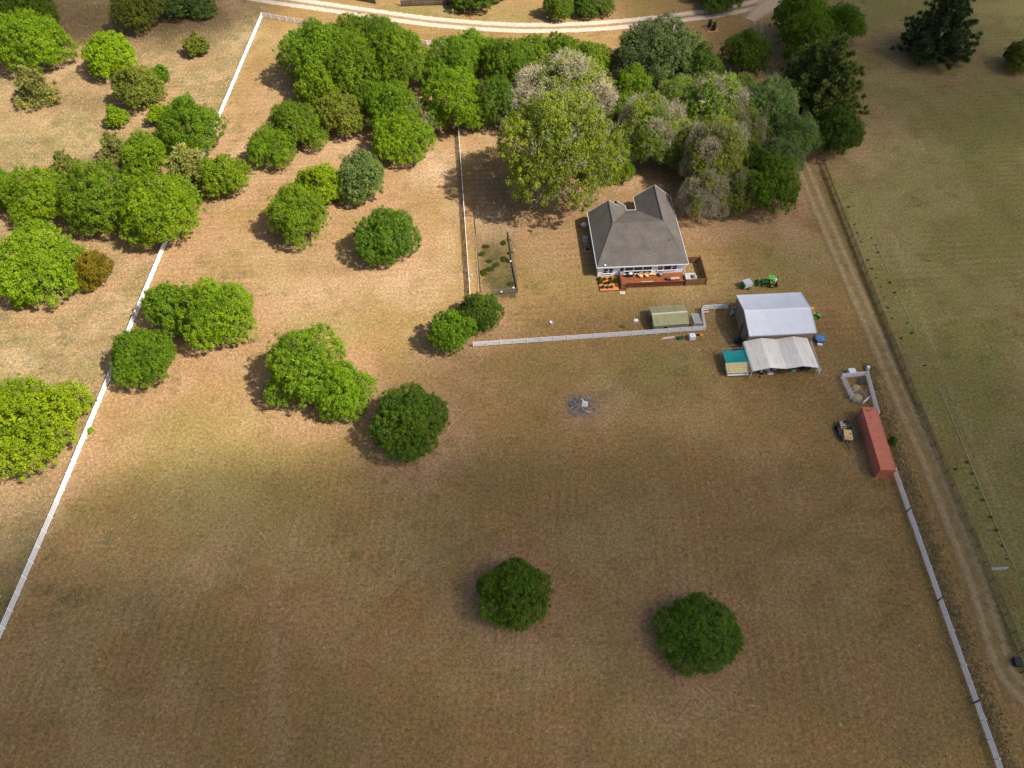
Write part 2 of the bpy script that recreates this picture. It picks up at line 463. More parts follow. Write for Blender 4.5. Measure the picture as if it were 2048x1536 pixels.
for b in ((870, 335, 52, 40, .95), (820, 570, 120, 45, .55), (640, 585, 120, 35, .5), (700, 300, 90, 45, .55), (545, 190, 60, 60, .35), (500, 300, 45, 70, .55), (455, 250, 40, 50, .4),
          (980, 445, 38, 26, .8), (1018, 530, 9, 60, .5), (1590, 480, 45, 40, .45), (1620, 400, 25, 40, .5), (1440, 655, 22, 36, .6), (120, 140, 60, 20, .4), (900, 460, 20, 110, .5), (1250, 370, 80, 14, .5),
          (1345, 1420, 160, 60, .3), (1720, 320, 60, 25, .35), (1715, 150, 14, 16, .5), (1800, 110, 30, 20, .3), (1690, 20, 40, 20, .3)):
    blob('sand', *b[:4], b[4], 0.9)
for b in ((1165, 815, 60, 40, .6), (1260, 575, 90, 14, .4), (640, 560, 300, 130, .38), (470, 720, 150, 90, .38), (800, 420, 120, 150, .38), (540, 240, 90, 120, .5), (150, 640, 150, 80, .5), (250, 860, 70, 130, .5)):
    blob('litter', *b[:4], b[4], 0.8)
for b in ((1000, 480, 40, 110, .35), (992, 535, 30, 55, 1.0), (975, 560, 18, 26, .9), (1010, 500, 14, 40, .7), (1360, 745, 22, 14, .7), (1315, 810, 40, 20, .3), (1550, 745, 50, 12, .5), (1190, 795, 30, 14, .7), (1490, 1080, 60, 30, .25)):
    blob('weed', *b[:4], b[4], 0.9)
# weedy scrub in the rough west field, brownish by the fence corner
for b in ((340, 50, 120, 45, .9), (150, 50, 90, 40, .7), (420, 60, 50, 50, .7), (170, 205, 80, 20, .5), (20, 30, 80, 60, .6), (990, 520, 36, 70, .75), (1000, 565, 30, 20, .9)):
    blob('dark', *b[:4], b[4], 0.9)
# small green tussocks all over the pasture
A['weed'] = np.maximum(A['weed'], 0.8 * sstep(0.62, 0.80, fbm(X, Y, 2.6, 77, 3)) * sstep(0.40, 0.62, fbm(X, Y, 22, 78)) * (1 - west))
A['weed'] = np.maximum(A['weed'], 0.7 * west * sstep(0.5, 0.7, fbm(X, Y, 3.2, 97)))
A['weed'] = np.maximum(A['weed'], 0.5 * east * sstep(0.60, 0.72, fbm(X, Y, 7.0, 57)))
A['sand'] = np.maximum(A['sand'], 0.5 * sstep(0.57, 0.75, fbm(X, Y, 6.5, 87)) * (0.35 + 0.65 * west))
# dark green and brown strip beside the lane, old wheel tracks, paths
line('weed', [(1640, 345), (1690, 465), (1745, 600), (1800, 745), (1850, 850)], 1.5, 0.95, 0.6, 0.2)
line('dark', [(1643, 345), (1693, 465), (1748, 600), (1803, 745), (1853, 850), (1905, 990)], 0.9, 0.7, 0.6, 0.2)
line('weed', [(1850, 850), (1950, 1110), (2035, 1330)], 1.6, 0.35, 0.7, 0.3)
line('sand', [(1770, 425), (1850, 650), (1990, 1000), (2048, 1130)], 0.9, 0.3, 0.8, 0.5)
line('sand', [(300, 640), (190, 830), (100, 1050), (0, 1290)], 1.4, 0.25, 0.8, 0.5)
line('sand', [(560, 1536), (545, 1300), (560, 1150)], 2.4, 0.28, 0.9, 0.6)
line('dark', [(1150, 1536), (1260, 1280), (1700, 1010)], 1.0, 0.2, 0.9, 0.6)
line('sand', [(1650, 745), (1600, 700)], 1.2, 0.35, 0.8, 0.4)
line('dark', [(680, 1290), (850, 1130), (1000, 1060)], 0.8, 0.25, 0.8, 0.6)
line('sand', [(1860, 640), (2048, 620)], 0.8, 0.3, 0.8, 0.5)
plot = sstep(-6.5, -5.9, X + (Y - 113) * .055) * (1 - sstep(0.2, 0.7, X - (113 - Y) * .03)) * sstep(99.6, 100.2, Y) * (1 - sstep(121, 124, Y + wob * 3))
pn = fbm(X, Y, 3.0, 61, 3); pm = fbm(X, Y, 7.0, 63, 2)
A['dark'] = np.maximum(A['dark'], plot * np.clip(.55 + .6 * sstep(.42, .6, pn), 0, 1) * (1 - .7 * sstep(112, 118, Y + wob * 4)))
A['weed'] = np.maximum(A['weed'], plot * .9 * sstep(.44, .6, pm))
A['sand'] = np.maximum(A['sand'], plot * .9 * np.maximum(.8 * sstep(112, 117, Y + wob * 5), .8 * sstep(.62, .72, fbm(X, Y, 2.4, 64, 2))))
A['green'] = A['green'] * (1 - plot)
TREE_SPOTS = []          # filled by the tree table below, before the sheet is made

def make_ground():
    for (x, y, r, w) in TREE_SPOTS:
        d = np.hypot(X - x, Y - y) / (r * 1.75 + 1.0) + wob * 0.5
        A['litter'] = np.maximum(A['litter'], w * (1 - sstep(0.55, 1.15, d)))
    ny, nx = X.shape
    co = np.stack([X, Y, np.zeros_like(X)], -1).reshape(-1, 3).astype(np.float32)
    idx = np.arange(nx * ny).reshape(ny, nx)
    q = np.stack([idx[:-1, :-1], idx[:-1, 1:], idx[1:, 1:], idx[1:, :-1]], -1).reshape(-1, 4).astype(np.int32)
    me = bpy.data.meshes.new('ground')
    me.vertices.add(len(co)); me.vertices.foreach_set('co', co.ravel())
    me.loops.add(q.size); me.loops.foreach_set('vertex_index', q.ravel())
    me.polygons.add(len(q)); me.polygons.foreach_set('loop_start', np.arange(0, q.size, 4, dtype=np.int32))
    me.polygons.foreach_set('loop_total', np.full(len(q), 4, dtype=np.int32))
    me.update(calc_edges=True)
    for nm, ch in (('cover_a', ('green', 'litter', 'sand', 'rough')), ('cover_b', ('weed', 'straw', 'dark', 'dark'))):
        at = me.attributes.new(nm, 'FLOAT_COLOR', 'POINT')
        c = np.stack([A[k].ravel() for k in ch], -1).astype(np.float32)
        at.data.foreach_set('color', c.ravel())
    o = bpy.data.objects.new('ground', me); COL.objects.link(o)
    tag(o, 'dry mown pasture of brown and greenish grass', 'ground', kind='structure')
    m, nt, b = nodes_of('dry_grass')
    N, L = nt.nodes, nt.links
    geo = N.new('ShaderNodeNewGeometry')
    def noise(scale, detail=4, rough=0.6, stretch=None):
        n = N.new('ShaderNodeTexNoise'); n.inputs['Scale'].default_value = scale; n.inputs['Detail'].default_value = detail; n.inputs['Roughness'].default_value = rough
        src = geo.outputs['Position']
        if stretch:
            mp = N.new('ShaderNodeMapping'); mp.inputs['Scale'].default_value = stretch; L.new(src, mp.inputs['Vector']); src = mp.outputs[0]
        L.new(src, n.inputs['Vector']); return n.outputs['Fac']
    def remap(s, a, b2, c, d):
        r = N.new('ShaderNodeMapRange'); r.inputs['From Min'].default_value = a; r.inputs['From Max'].default_value = b2; r.inputs['To Min'].default_value = c; r.inputs['To Max'].default_value = d
        L.new(s, r.inputs['Value']); return r.outputs['Result']
    def mul(a, b2):
        n = N.new('ShaderNodeMath'); n.operation = 'MULTIPLY'
        for i, s in enumerate((a, b2)):
            if isinstance(s, (int, float)): n.inputs[i].default_value = s
            else: L.new(s, n.inputs[i])
        return n.outputs[0]
    def mixc(f, a, b2):
        n = N.new('ShaderNodeMix'); n.data_type = 'RGBA'
        L.new(f, n.inputs['Factor'])
        for s, i in ((a, 'A'), (b2, 'B')):
            if isinstance(s, tuple): n.inputs[i].default_value = (*s, 1)
            else: L.new(s, n.inputs[i])
        return n.outputs['Result']
    a1 = N.new('ShaderNodeAttribute'); a1.attribute_name = 'cover_a'
    a2 = N.new('ShaderNodeAttribute'); a2.attribute_name = 'cover_b'
    sa = N.new('ShaderNodeSeparateColor'); L.new(a1.outputs['Color'], sa.inputs[0])
    sb = N.new('ShaderNodeSeparateColor'); L.new(a2.outputs['Color'], sb.inputs[0])
    green, litter, sand, rough = sa.outputs[0], sa.outputs[1], sa.outputs[2], a1.outputs['Alpha']
    weed, straw, dark = sb.outputs[0], sb.outputs[1], sb.outputs[2]
    fine = noise(1.9, 6, 0.85); med = noise(0.7, 6, 0.8); coarse = noise(0.11, 5, 0.6); fine2 = noise(3.4, 3, 0.8)
    base = mixc(remap(med, 0.32, 0.68, 0, 1), (0.195, 0.115, 0.040), (0.306, 0.184, 0.080))
    base = mixc(remap(coarse, 0.35, 0.65, 0, 1), base, (0.222, 0.142, 0.052))
    gmod = mul(green, remap(med, 0.3, 0.7, 0.6, 1.1))
    base = mixc(mul(gmod, 0.9), base, (0.152, 0.157, 0.046))
    base = mixc(mul(straw, 0.8), base, (0.330, 0.250, 0.120))
    base = mixc(mul(rough, remap(noise(0.5, 6, 0.75), 0.38, 0.66, 0.0, 0.65)), base, (0.300, 0.225, 0.120))
    base = mixc(mul(rough, remap(noise(0.22, 6, 0.8), 0.44, 0.60, 0.0, 0.8)), base, (0.158, 0.142, 0.052))
    base = mixc(mul(rough, remap(noise(0.33, 7, 0.85), 0.50, 0.60, 0.0, 0.75)), base, (0.165, 0.122, 0.080))
    base = mixc(mul(litter, remap(fine, 0.3, 0.7, 0.45, 1.0)), base, (0.300, 0.178, 0.102))
    base = mixc(mul(sand, remap(noise(1.6, 5, 0.8), 0.36, 0.62, 0.15, 1.0)), base, (0.420, 0.290, 0.185))
    base = mixc(mul(dark, remap(fine, 0.3, 0.7, 0.6, 1.0)), base, (0.050, 0.034, 0.020))
    base = mixc(mul(mul(weed, remap(noise(1.1, 5, 0.8), 0.44, 0.56, 0.12, 1.0)), remap(fine, 0.3, 0.65, 0.5, 1.0)), base, (0.062, 0.072, 0.018))
    base = mixc(mul(remap(noise(0.16, 6, 0.75), 0.50, 0.66, 0, 1), 0.6), base, (0.175, 0.105, 0.050))
    base = mixc(mul(remap(noise(0.27, 6, 0.75), 0.52, 0.68, 0, 1), 0.5), base, (0.190, 0.155, 0.055))
    base = mixc(mul(remap(noise(1.15, 2, 0.5), 0.70, 0.76, 0, 1), 0.75), base, (0.400, 0.290, 0.165))
    # fine grain of the sward: dry blades, darker specks, mowing lines
    v = mul(remap(fine, 0.38, 0.62, 0.60, 1.40), remap(fine2, 0.37, 0.63, 0.74, 1.26))
    wv = N.new('ShaderNodeTexWave'); wv.wave_type = 'BANDS'; wv.bands_direction = 'Y'; wv.inputs['Scale'].default_value = 0.24; wv.inputs['Distortion'].default_value = 5.0; wv.inputs['Detail'].default_value = 2; wv.inputs['Detail Scale'].default_value = 0.12
    mpw = N.new('ShaderNodeMapping'); mpw.inputs['Rotation'].default_value = (0, 0, R(-5)); L.new(geo.outputs['Position'], mpw.inputs['Vector']); L.new(mpw.outputs[0], wv.inputs['Vector'])
    stripe_mask = remap(noise(0.05, 3, 0.6), 0.42, 0.60, 0.0, 1.0)
    def stripes(scale, direction, rot, lo_y, hi_y, amp):
        w = N.new('ShaderNodeTexWave'); w.wave_type = 'BANDS'; w.bands_direction = direction; w.inputs['Scale'].default_value = scale; w.inputs['Distortion'].default_value = 3.0; w.inputs['Detail'].default_value = 3; w.inputs['Detail Scale'].default_value = 0.15; w.inputs['Detail Roughness'].default_value = 0.6
        mpp = N.new('ShaderNodeMapping'); mpp.inputs['Rotation'].default_value = (0, 0, R(rot)); L.new(geo.outputs['Position'], mpp.inputs['Vector']); L.new(mpp.outputs[0], w.inputs['Vector'])
        sy = N.new('ShaderNodeSeparateXYZ'); L.new(geo.outputs['Position'], sy.inputs[0])
        k = mul(remap(sy.outputs['Y'], lo_y, hi_y, 0, 1), stripe_mask)
        c = N.new('ShaderNodeMath'); c.operation = 'SUBTRACT'; L.new(w.outputs['Fac'], c.inputs[0]); c.inputs[1].default_value = 0.5
        m1 = N.new('ShaderNodeMath'); m1.operation = 'MULTIPLY_ADD'; L.new(mul(c.outputs[0], k), m1.inputs[0]); m1.inputs[1].default_value = amp; m1.inputs[2].default_value = 1.0
        return m1.outputs[0]
    v = mul(v, stripes(0.19, 'Y', -4, 78, 95, 0.15))
    v = mul(v, stripes(0.21, 'X', 3, 75, 55, 0.13))
    sc = N.new('ShaderNodeVectorMath'); sc.operation = 'SCALE'; L.new(base, sc.inputs[0]); L.new(v, sc.inputs['Scale'])
    L.new(sc.outputs[0], b.inputs['Base Color'])
    b.inputs['Roughness'].default_value = 0.95; b.inputs['Specular IOR Level'].default_value = 0.1
    bp = N.new('ShaderNodeBump'); bp.inputs['Strength'].default_value = 0.7; bp.inputs['Distance'].default_value = 0.12
    L.new(fine, bp.inputs['Height']); L.new(bp.outputs[0], b.inputs['Normal'])
    me.materials.append(m)
    return o

# ---------------------------------------------------------------- lanes
def ribbon(name, pts, half, z, matname, label, across=9, step=1.0, seed=0, ragged=0.25):
    P = [np.array(G(*p)[:2]) for p in pts]
    dense = []
    for i in range(len(P) - 1):                                   # Catmull-Rom through the surveyed points
        p0, p1, p2, p3 = P[max(i - 1, 0)], P[i], P[i + 1], P[min(i + 2, len(P) - 1)]
        n = max(2, int(np.linalg.norm(p2 - p1) / step))
        for k in range(n):
            t = k / n
            dense.append(0.5 * ((2 * p1) + (-p0 + p2) * t + (2 * p0 - 5 * p1 + 4 * p2 - p3) * t * t + (-p0 + 3 * p1 - 3 * p2 + p3) * t ** 3))
    dense.append(P[-1])
    D = np.array(dense); T = np.gradient(D, axis=0); T /= np.linalg.norm(T, axis=1)[:, None]
    Nn = np.stack([-T[:, 1], T[:, 0]], 1)
    rs = np.random.RandomState(seed)
    hw = half if not callable(half) else np.array([half(i / (len(D) - 1)) for i in range(len(D))])
    mb = MB(); us = []
    for i in range(len(D)):
        h = hw if np.isscalar(hw) else hw[i]
        for j in range(across):
            u = -1 + 2 * j / (across - 1)
            e = h * u + (rs.uniform(-ragged, ragged) if j in (0, across - 1) else 0)
            q = D[i] + Nn[i] * e
            mb.v.append((q[0], q[1], z)); us.append(u)
    for i in range(len(D) - 1):
        for j in range(across - 1):
            a = i * across + j
            mb.f.append((a, a + 1, a + across + 1, a + across))
    o = mb.build(name, None); o.data.materials.append(MATS[matname])
    at = o.data.attributes.new('across', 'FLOAT', 'POINT'); at.data.foreach_set('value', np.array(us, dtype=np.float32))
    if o.data.polygons[0].normal.z < 0: o.data.flip_normals()
    return tag(o, label, None, kind='structure')
def lane_mat(name, track_col, mid_col, edge_soft, track_at=0.5, track_w=0.3, patch=0.85):
    m, nt, b = nodes_of(name)
    N, L = nt.nodes, nt.links
    at = N.new('ShaderNodeAttribute'); at.attribute_name = 'across'
    geo = N.new('ShaderNodeNewGeometry')
    n1 = N.new('ShaderNodeTexNoise'); n1.inputs['Scale'].default_value = 1.1; n1.inputs['Detail'].default_value = 6; n1.inputs['Roughness'].default_value = 0.7
    n2 = N.new('ShaderNodeTexNoise'); n2.inputs['Scale'].default_value = 4.0; n2.inputs['Detail'].default_value = 4
    L.new(geo.outputs['Position'], n1.inputs['Vector']); L.new(geo.outputs['Position'], n2.inputs['Vector'])
    ab = N.new('ShaderNodeMath'); ab.operation = 'ABSOLUTE'; L.new(at.outputs['Fac'], ab.inputs[0])
    nz = N.new('ShaderNodeMath'); nz.operation = 'MULTIPLY_ADD'; L.new(n1.outputs['Fac'], nz.inputs[0]); nz.inputs[1].default_value = 0.5; nz.inputs[2].default_value = -0.25
    ad = N.new('ShaderNodeMath'); ad.operation = 'ADD'; L.new(ab.outputs[0], ad.inputs[0]); L.new(nz.outputs[0], ad.inputs[1])
    sb = N.new('ShaderNodeMath'); sb.operation = 'SUBTRACT'; L.new(ad.outputs[0], sb.inputs[0]); sb.inputs[1].default_value = track_at
    a2 = N.new('ShaderNodeMath'); a2.operation = 'ABSOLUTE'; L.new(sb.outputs[0], a2.inputs[0])
    r = N.new('ShaderNodeMapRange'); r.inputs['From Min'].default_value = track_w; r.inputs['From Max'].default_value = track_w + 0.14; r.inputs['To Min'].default_value = 1; r.inputs['To Max'].default_value = 0
    L.new(a2.outputs[0], r.inputs['Value'])
    mx = N.new('ShaderNodeMix'); mx.data_type = 'RGBA'; L.new(r.outputs[0], mx.inputs['Factor']); mx.inputs['A'].default_value = (*mid_col, 1); mx.inputs['B'].default_value = (*track_col, 1)
    r2 = N.new('ShaderNodeMapRange'); r2.inputs['From Min'].default_value = 0.3; r2.inputs['From Max'].default_value = 0.7; r2.inputs['To Min'].default_value = 0.8; r2.inputs['To Max'].default_value = 1.2
    L.new(n2.outputs['Fac'], r2.inputs['Value'])
    sc = N.new('ShaderNodeVectorMath'); sc.operation = 'SCALE'; L.new(mx.outputs['Result'], sc.inputs[0]); L.new(r2.outputs[0], sc.inputs['Scale'])
    L.new(sc.outputs[0], b.inputs['Base Color'])
    b.inputs['Roughness'].default_value = 0.95; b.inputs['Specular IOR Level'].default_value = 0.1
    al = N.new('ShaderNodeMapRange'); al.inputs['From Min'].default_value = .74 - .74 * edge_soft; al.inputs['From Max'].default_value = .76; al.inputs['To Min'].default_value = 1.0; al.inputs['To Max'].default_value = 0.0
    L.new(ad.outputs[0], al.inputs['Value'])
    n3 = N.new('ShaderNodeTexNoise'); n3.inputs['Scale'].default_value = 0.6; n3.inputs['Detail'].default_value = 6; n3.inputs['Roughness'].default_value = 0.8; L.new(geo.outputs['Position'], n3.inputs['Vector'])
    r4 = N.new('ShaderNodeMapRange'); r4.inputs['From Min'].default_value = 0.38; r4.inputs['From Max'].default_value = 0.6; r4.inputs['To Min'].default_value = patch; r4.inputs['To Max'].default_value = 1.0; L.new(n3.outputs['Fac'], r4.inputs['Value'])
    pm_ = N.new('ShaderNodeMath'); pm_.operation = 'MULTIPLY'; L.new(al.outputs[0], pm_.inputs[0]); L.new(r4.outputs[0], pm_.inputs[1]); L.new(pm_.outputs[0], b.inputs['Alpha'])
    MATS[name] = m
lane_mat('gravel_track', (0.50, 0.40, 0.31), (0.25, 0.18, 0.10), 0.14, 0.43, 0.19)
lane_mat('dirt_track', (0.410, 0.300, 0.170), (0.245, 0.182, 0.078), 0.75, 0.36, 0.08, 0.6)
lane_mat('loose_sand', (0.44, 0.33, 0.21), (0.36, 0.26, 0.16), 0.6, 0.3, 0.6)
ribbon('gravel_road', [(500, -9), (555, 0), (640, 12), (750, 28), (870, 44), (1000, 54), (1100, 55.5), (1200, 51.5), (1300, 42), (1420, 27), (1500, 12), (1550, -2), (1600, -18)], 3.8, 0.008, 'gravel_track',
       'pale two-rut gravel road curving along the far edge', 17, 1.0, 3, 0.2)
ribbon('dirt_lane', [(1518, 40), (1516, 85), (1530, 150), (1565, 240), (1607, 335), (1642, 420), (1685, 520), (1742, 650), (1792, 770), (1850, 900), (1902, 1030), (1950, 1150), (1985, 1260), (2015, 1345), (2075, 1405), (2150, 1430)], 3.4, 0.004, 'dirt_track',
       'grassy dirt lane between the white fence and the brown fence', 13, 1.0, 4, 0.5)
ribbon('sand_apron', [(1500, 40), (1522, 22), (1555, 2)], lambda t: 3.0 + 4.0 * t, 0.012, 'loose_sand', 'bare sand where the lane meets the gravel road', 9, 0.8, 5, 0.5)
# ---------------------------------------------------------------- fences
def post_mesh(w, h, m, cap=True):
    mb = MB(); mb.box(0, 0, 0, w, w, h)
    if cap:
        k = w * 0.62; z = h
        mb.add([(-k, -k, z), (k, -k, z), (k, k, z), (-k, k, z), (0, 0, z + w * 0.6)], [(3, 2, 1, 0), (0, 1, 4), (1, 2, 4), (2, 3, 4), (3, 0, 4)])
    return mb.mesh('post', m)
def rail_mesh(t, h, m):
    mb = MB(); mb.box(0.5, 0, -h / 2, 1.0, t, h); return mb.mesh('rail', m)
VP = post_mesh(0.13, 1.42, 'white_vinyl'); VR = rail_mesh(0.045, 0.175, 'white_vinyl')
BP = post_mesh(0.14, 1.35, 'brown_board', False); BR = rail_mesh(0.04, 0.14, 'brown_board')
BK = post_mesh(0.16, 1.5, 'black_plastic', False)
def fence(name, label, pts, post=VP, rail=VR, heights=(0.28, 0.62, 0.96, 1.3), bay=2.438, first=True, last=True, span=2, dark_posts=()):
    P = [Vector((p[0], p[1], 0)) for p in pts]
    r = root(name, label, 'fence', P[0])
    rnd = random.Random(len(name) + int(P[0].x * 10)); cnt = 0
    for si, (a, b) in enumerate(zip(P[:-1], P[1:])):
        d = b - a; n = max(1, round(d.length / bay)); ang = math.atan2(d.y, d.x)
        for i in range(n + 1):
            if i == n and si < len(P) - 2: continue
            if (i == 0 and si == 0 and not first) or (i == n and not last): continue
            q = a + d * (i / n) - P[0]
            me = BK if cnt in dark_posts else post
            inst('post', me, r, (q.x, q.y, 0), (rnd.uniform(-.012, .012), rnd.uniform(-.012, .012), ang), (1, 1, rnd.uniform(.985, 1.015)))
            cnt += 1
        i = 0
        while i < n:
            k = min(span, n - i)
            for h in heights:
                q0 = a + d * (i / n) - P[0]; L = d.length * k / n
                inst('rail', rail, r, (q0.x, q0.y, h + rnd.uniform(-.012, .012)), (0, rnd.uniform(-.0025, .0025), ang), (L, 1, 1))
            i += k
    return r
g2 = lambda *p: G(*p)[:2]
fence('board_fence', 'long white four-rail fence running down the west edge of the pasture', [(-68.6, 204.4), (-70.9, 112.7), (-72.1, 55.8), (-73.1, 26.0)])
fence('board_fence', 'white four-rail fence along the gravel road, half hidden by trees', [(-68.4, 204.5), (-47.8, 197.8), (-22.4, 190.2), (-15.4, 189.5)], first=False)
fence('board_fence', 'white fence seen edge-on between the pasture and the house yard', [(-15.3, 189.1), (-12.2, 148.9), (-8.0, 99.2)], first=False)
fence('board_fence', 'white fence between the house yard and the open pasture, below the small olive shed', [(-7.1, 88.0), (20.1, 90.4), (36.0, 91.9)])
fence('board_fence', 'short white fence section beside the greenhouse frame', [(36.0, 92.2), (36.1, 97.0)], first=False, span=2, dark_posts=(1,))
fence('board_fence', 'short white fence section ending near the tan metal barn', [(36.3, 97.0), (41.1, 97.35)], first=False)
fence('board_fence', 'white four-rail fence along the lane, south of the red shipping container', [(62.3, 61.6), (62.5, 40.0), (62.8, 14.0)], dark_posts=(3, 9, 15))
fence('board_fence', 'short white fence between the compost pen and the red shipping container', [(63.3, 81.3), (62.75, 72.5)])
fence('board_fence', 'white fence forming the far side of the compost pen', [(58.7, 80.8), (63.1, 81.25)], last=False)
fence('board_fence', 'white fence forming the west side of the compost pen', [(58.75, 80.6), (59.2, 76.3)], first=False)
fence('board_fence', 'brown wooden post and board fence beside the grassy lane', [(70.0, 141.0), (70.1, 100.9), (70.6, 72.0), (71.7, 30.0)], BP, BR, (0.35, 0.68, 1.0, 1.28), 2.6)
# dark picket fences of the neighbouring lot across the gravel road
PK = MB(); PK.add([(-.1, -.02, 0), (.1, -.02, 0), (.1, .02, 0), (-.1, .02, 0), (-.1, -.02, 1.7), (.1, -.02, 1.7), (.1, .02, 1.7), (-.1, .02, 1.7), (0, -.02, 1.85), (0, .02, 1.85)],
                  [(0, 3, 2, 1), (0, 1, 5, 8, 4), (2, 3, 7, 9, 6), (1, 2, 6, 5), (3, 0, 4, 7), (5, 6, 9, 8), (7, 4, 8, 9)])
PKM = PK.mesh('picket', 'dark_board')
def picket_fence(label, a, b):
    a, b = Vector((*a, 0)), Vector((*b, 0)); d = b - a; n = int(d.length / 0.24); ang = math.atan2(d.y, d.x)
    r = root('picket_fence', label, 'fence', a); rnd = random.Random(n)
    for i in range(n):
        q = d * ((i + .5) / n); inst('picket', PKM, r, (q.x, q.y, 0), (0, 0, ang), (1, 1, rnd.uniform(.96, 1.03)))
    for h in (0.4, 1.4):
        mb = MB(); mb.bar(Vector((0, 0, h)) + Vector((0, .05, 0)), d + Vector((0, .05, h)), 0.05, 0.1); mb.build('rail', 'dark_board', r)
    for i in range(int(d.length // 2.6) + 1):
        q = d * (i * 2.6 / d.length); mb = MB(); mb.box(q.x, q.y + .12, 0, .12, .12, 1.8); mb.build('post', 'dark_board', r)
    return r
picket_fence('dark weathered picket fence in line with the yellow post', g2(802, 13), g2(938, 8.5))
picket_fence('dark weathered picket fence at the far edge, nearer the road bend', g2(660, -9), g2(752, 8))
mb = MB(); mb.box(0, 0, 0, .25, .25, 2.3); mb.add([(-.16, -.16, 2.3), (.16, -.16, 2.3), (.16, .16, 2.3), (-.16, .16, 2.3), (0, 0, 2.55)], [(3, 2, 1, 0), (0, 1, 4), (1, 2, 4), (2, 3, 4), (3, 0, 4)])
o = mb.build('gate_post', 'white_paint'); o.location = (*g2(801.5, 10), 0); tag(o, 'white gate post at the end of the dark picket fence', 'post')
mb = MB(); mb.tube([(0, 0, 0), (0, 0, 2.6)], .06, 8); mb.tube([(0, 0, 2.6), (0, 0, 2.68)], [.08, .03], 8); mb.box(0, 0, 0, .3, .3, .06)
o = mb.build('marker_post', 'yellow_paint'); o.location = (*g2(906.5, 36), 0); tag(o, 'thin yellow marker post beside the gravel road', 'post')
r = root('utility_box', 'dark box on a stand at the end of the picket fence', 'box', (*g2(915, 14), 0))
mb = MB(); mb.box(0, 0, .9, .6, .4, .8); mb.build('cabinet', 'black_plastic', r, bevel=.03)
for s in (-.22, .22):
    mb = MB(); mb.box(s, 0, 0, .08, .08, .9); mb.build('leg', 'black_plastic', r)

# ---------------------------------------------------------------- farmhouse
HO = root('farmhouse', 'white sided house with grey brown shingle roof and red wooden deck', 'house', (16.54, 105.41, 0), R(3.3))
EZ = 2.95
w0 = 0.45
mb = MB()
def wallbox(x0, x1, y0, y1, z1=2.88):
    mb.add([(x0, y0, 0), (x1, y0, 0), (x1, y1, 0), (x0, y1, 0), (x0, y0, z1), (x1, y0, z1), (x1, y1, z1), (x0, y1, z1)],
           [(0, 1, 5, 4), (1, 2, 6, 5), (2, 3, 7, 6), (3, 0, 4, 7), (4, 5, 6, 7)])
# outline of the walls (one loop), and gable triangles at the north ends
loop = [(w0, w0), (17.6, w0), (17.6, 19.8), (10.7, 19.8), (10.7, 15.8), (7.7, 15.8), (7.7, 17.2), (4.5, 17.2), (4.5, 15.6), (w0, 15.6)]
n = len(loop)
mb.add([(x, y, 0) for x, y in loop] + [(x, y, 2.88) for x, y in loop], [(i, (i + 1) % n, n + (i + 1) % n, n + i) for i in range(n)])
mb.add([(10.7, 19.8, 2.88), (17.6, 19.8, 2.88), (14.2, 19.8, 5.5)], [(0, 2, 1)])
mb.add([(w0, 15.6, 2.88), (7.7, 15.6, 2.88), (4.1, 15.6, 5.6)], [(0, 2, 1)])
mb.add([(4.5, 17.2, 2.88), (7.7, 17.2, 2.88), (6.1, 17.2, 4.1)], [(0, 2, 1)])
def siding_mat():
    m, nt, b = nodes_of('white_siding')
    N, L = nt.nodes, nt.links
    tc = N.new('ShaderNodeTexCoord')
    wv = N.new('ShaderNodeTexWave'); wv.bands_direction = 'X'; wv.inputs['Scale'].default_value = 0.8; wv.inputs['Distortion'].default_value = 0
    L.new(tc.outputs['Object'], wv.inputs['Vector'])
    r = N.new('ShaderNodeMapRange'); r.inputs['From Max'].default_value = 0.25; r.inputs['To Min'].default_value = 0.8; r.inputs['To Max'].default_value = 1.0
    L.new(wv.outputs['Fac'], r.inputs['Value'])
    n = N.new('ShaderNodeTexNoise'); n.inputs['Scale'].default_value = 0.8; n.inputs['Detail'].default_value = 5; L.new(tc.outputs['Object'], n.inputs['Vector'])
    r2 = N.new('ShaderNodeMapRange'); r2.inputs['To Min'].default_value = 0.88; r2.inputs['To Max'].default_value = 1.06; L.new(n.outputs['Fac'], r2.inputs['Value'])
    mu = N.new('ShaderNodeMath'); mu.operation = 'MULTIPLY'; L.new(r.outputs[0], mu.inputs[0]); L.new(r2.outputs[0], mu.inputs[1])
    sc = N.new('ShaderNodeVectorMath'); sc.operation = 'SCALE'; sc.inputs[0].default_value = (0.82, 0.83, 0.84); L.new(mu.outputs[0], sc.inputs['Scale'])
    L.new(sc.outputs[0], b.inputs['Base Color']); b.inputs['Roughness'].default_value = 0.55
    MATS['white_siding'] = m
siding_mat()
mb.build('wall', 'white_siding', HO)
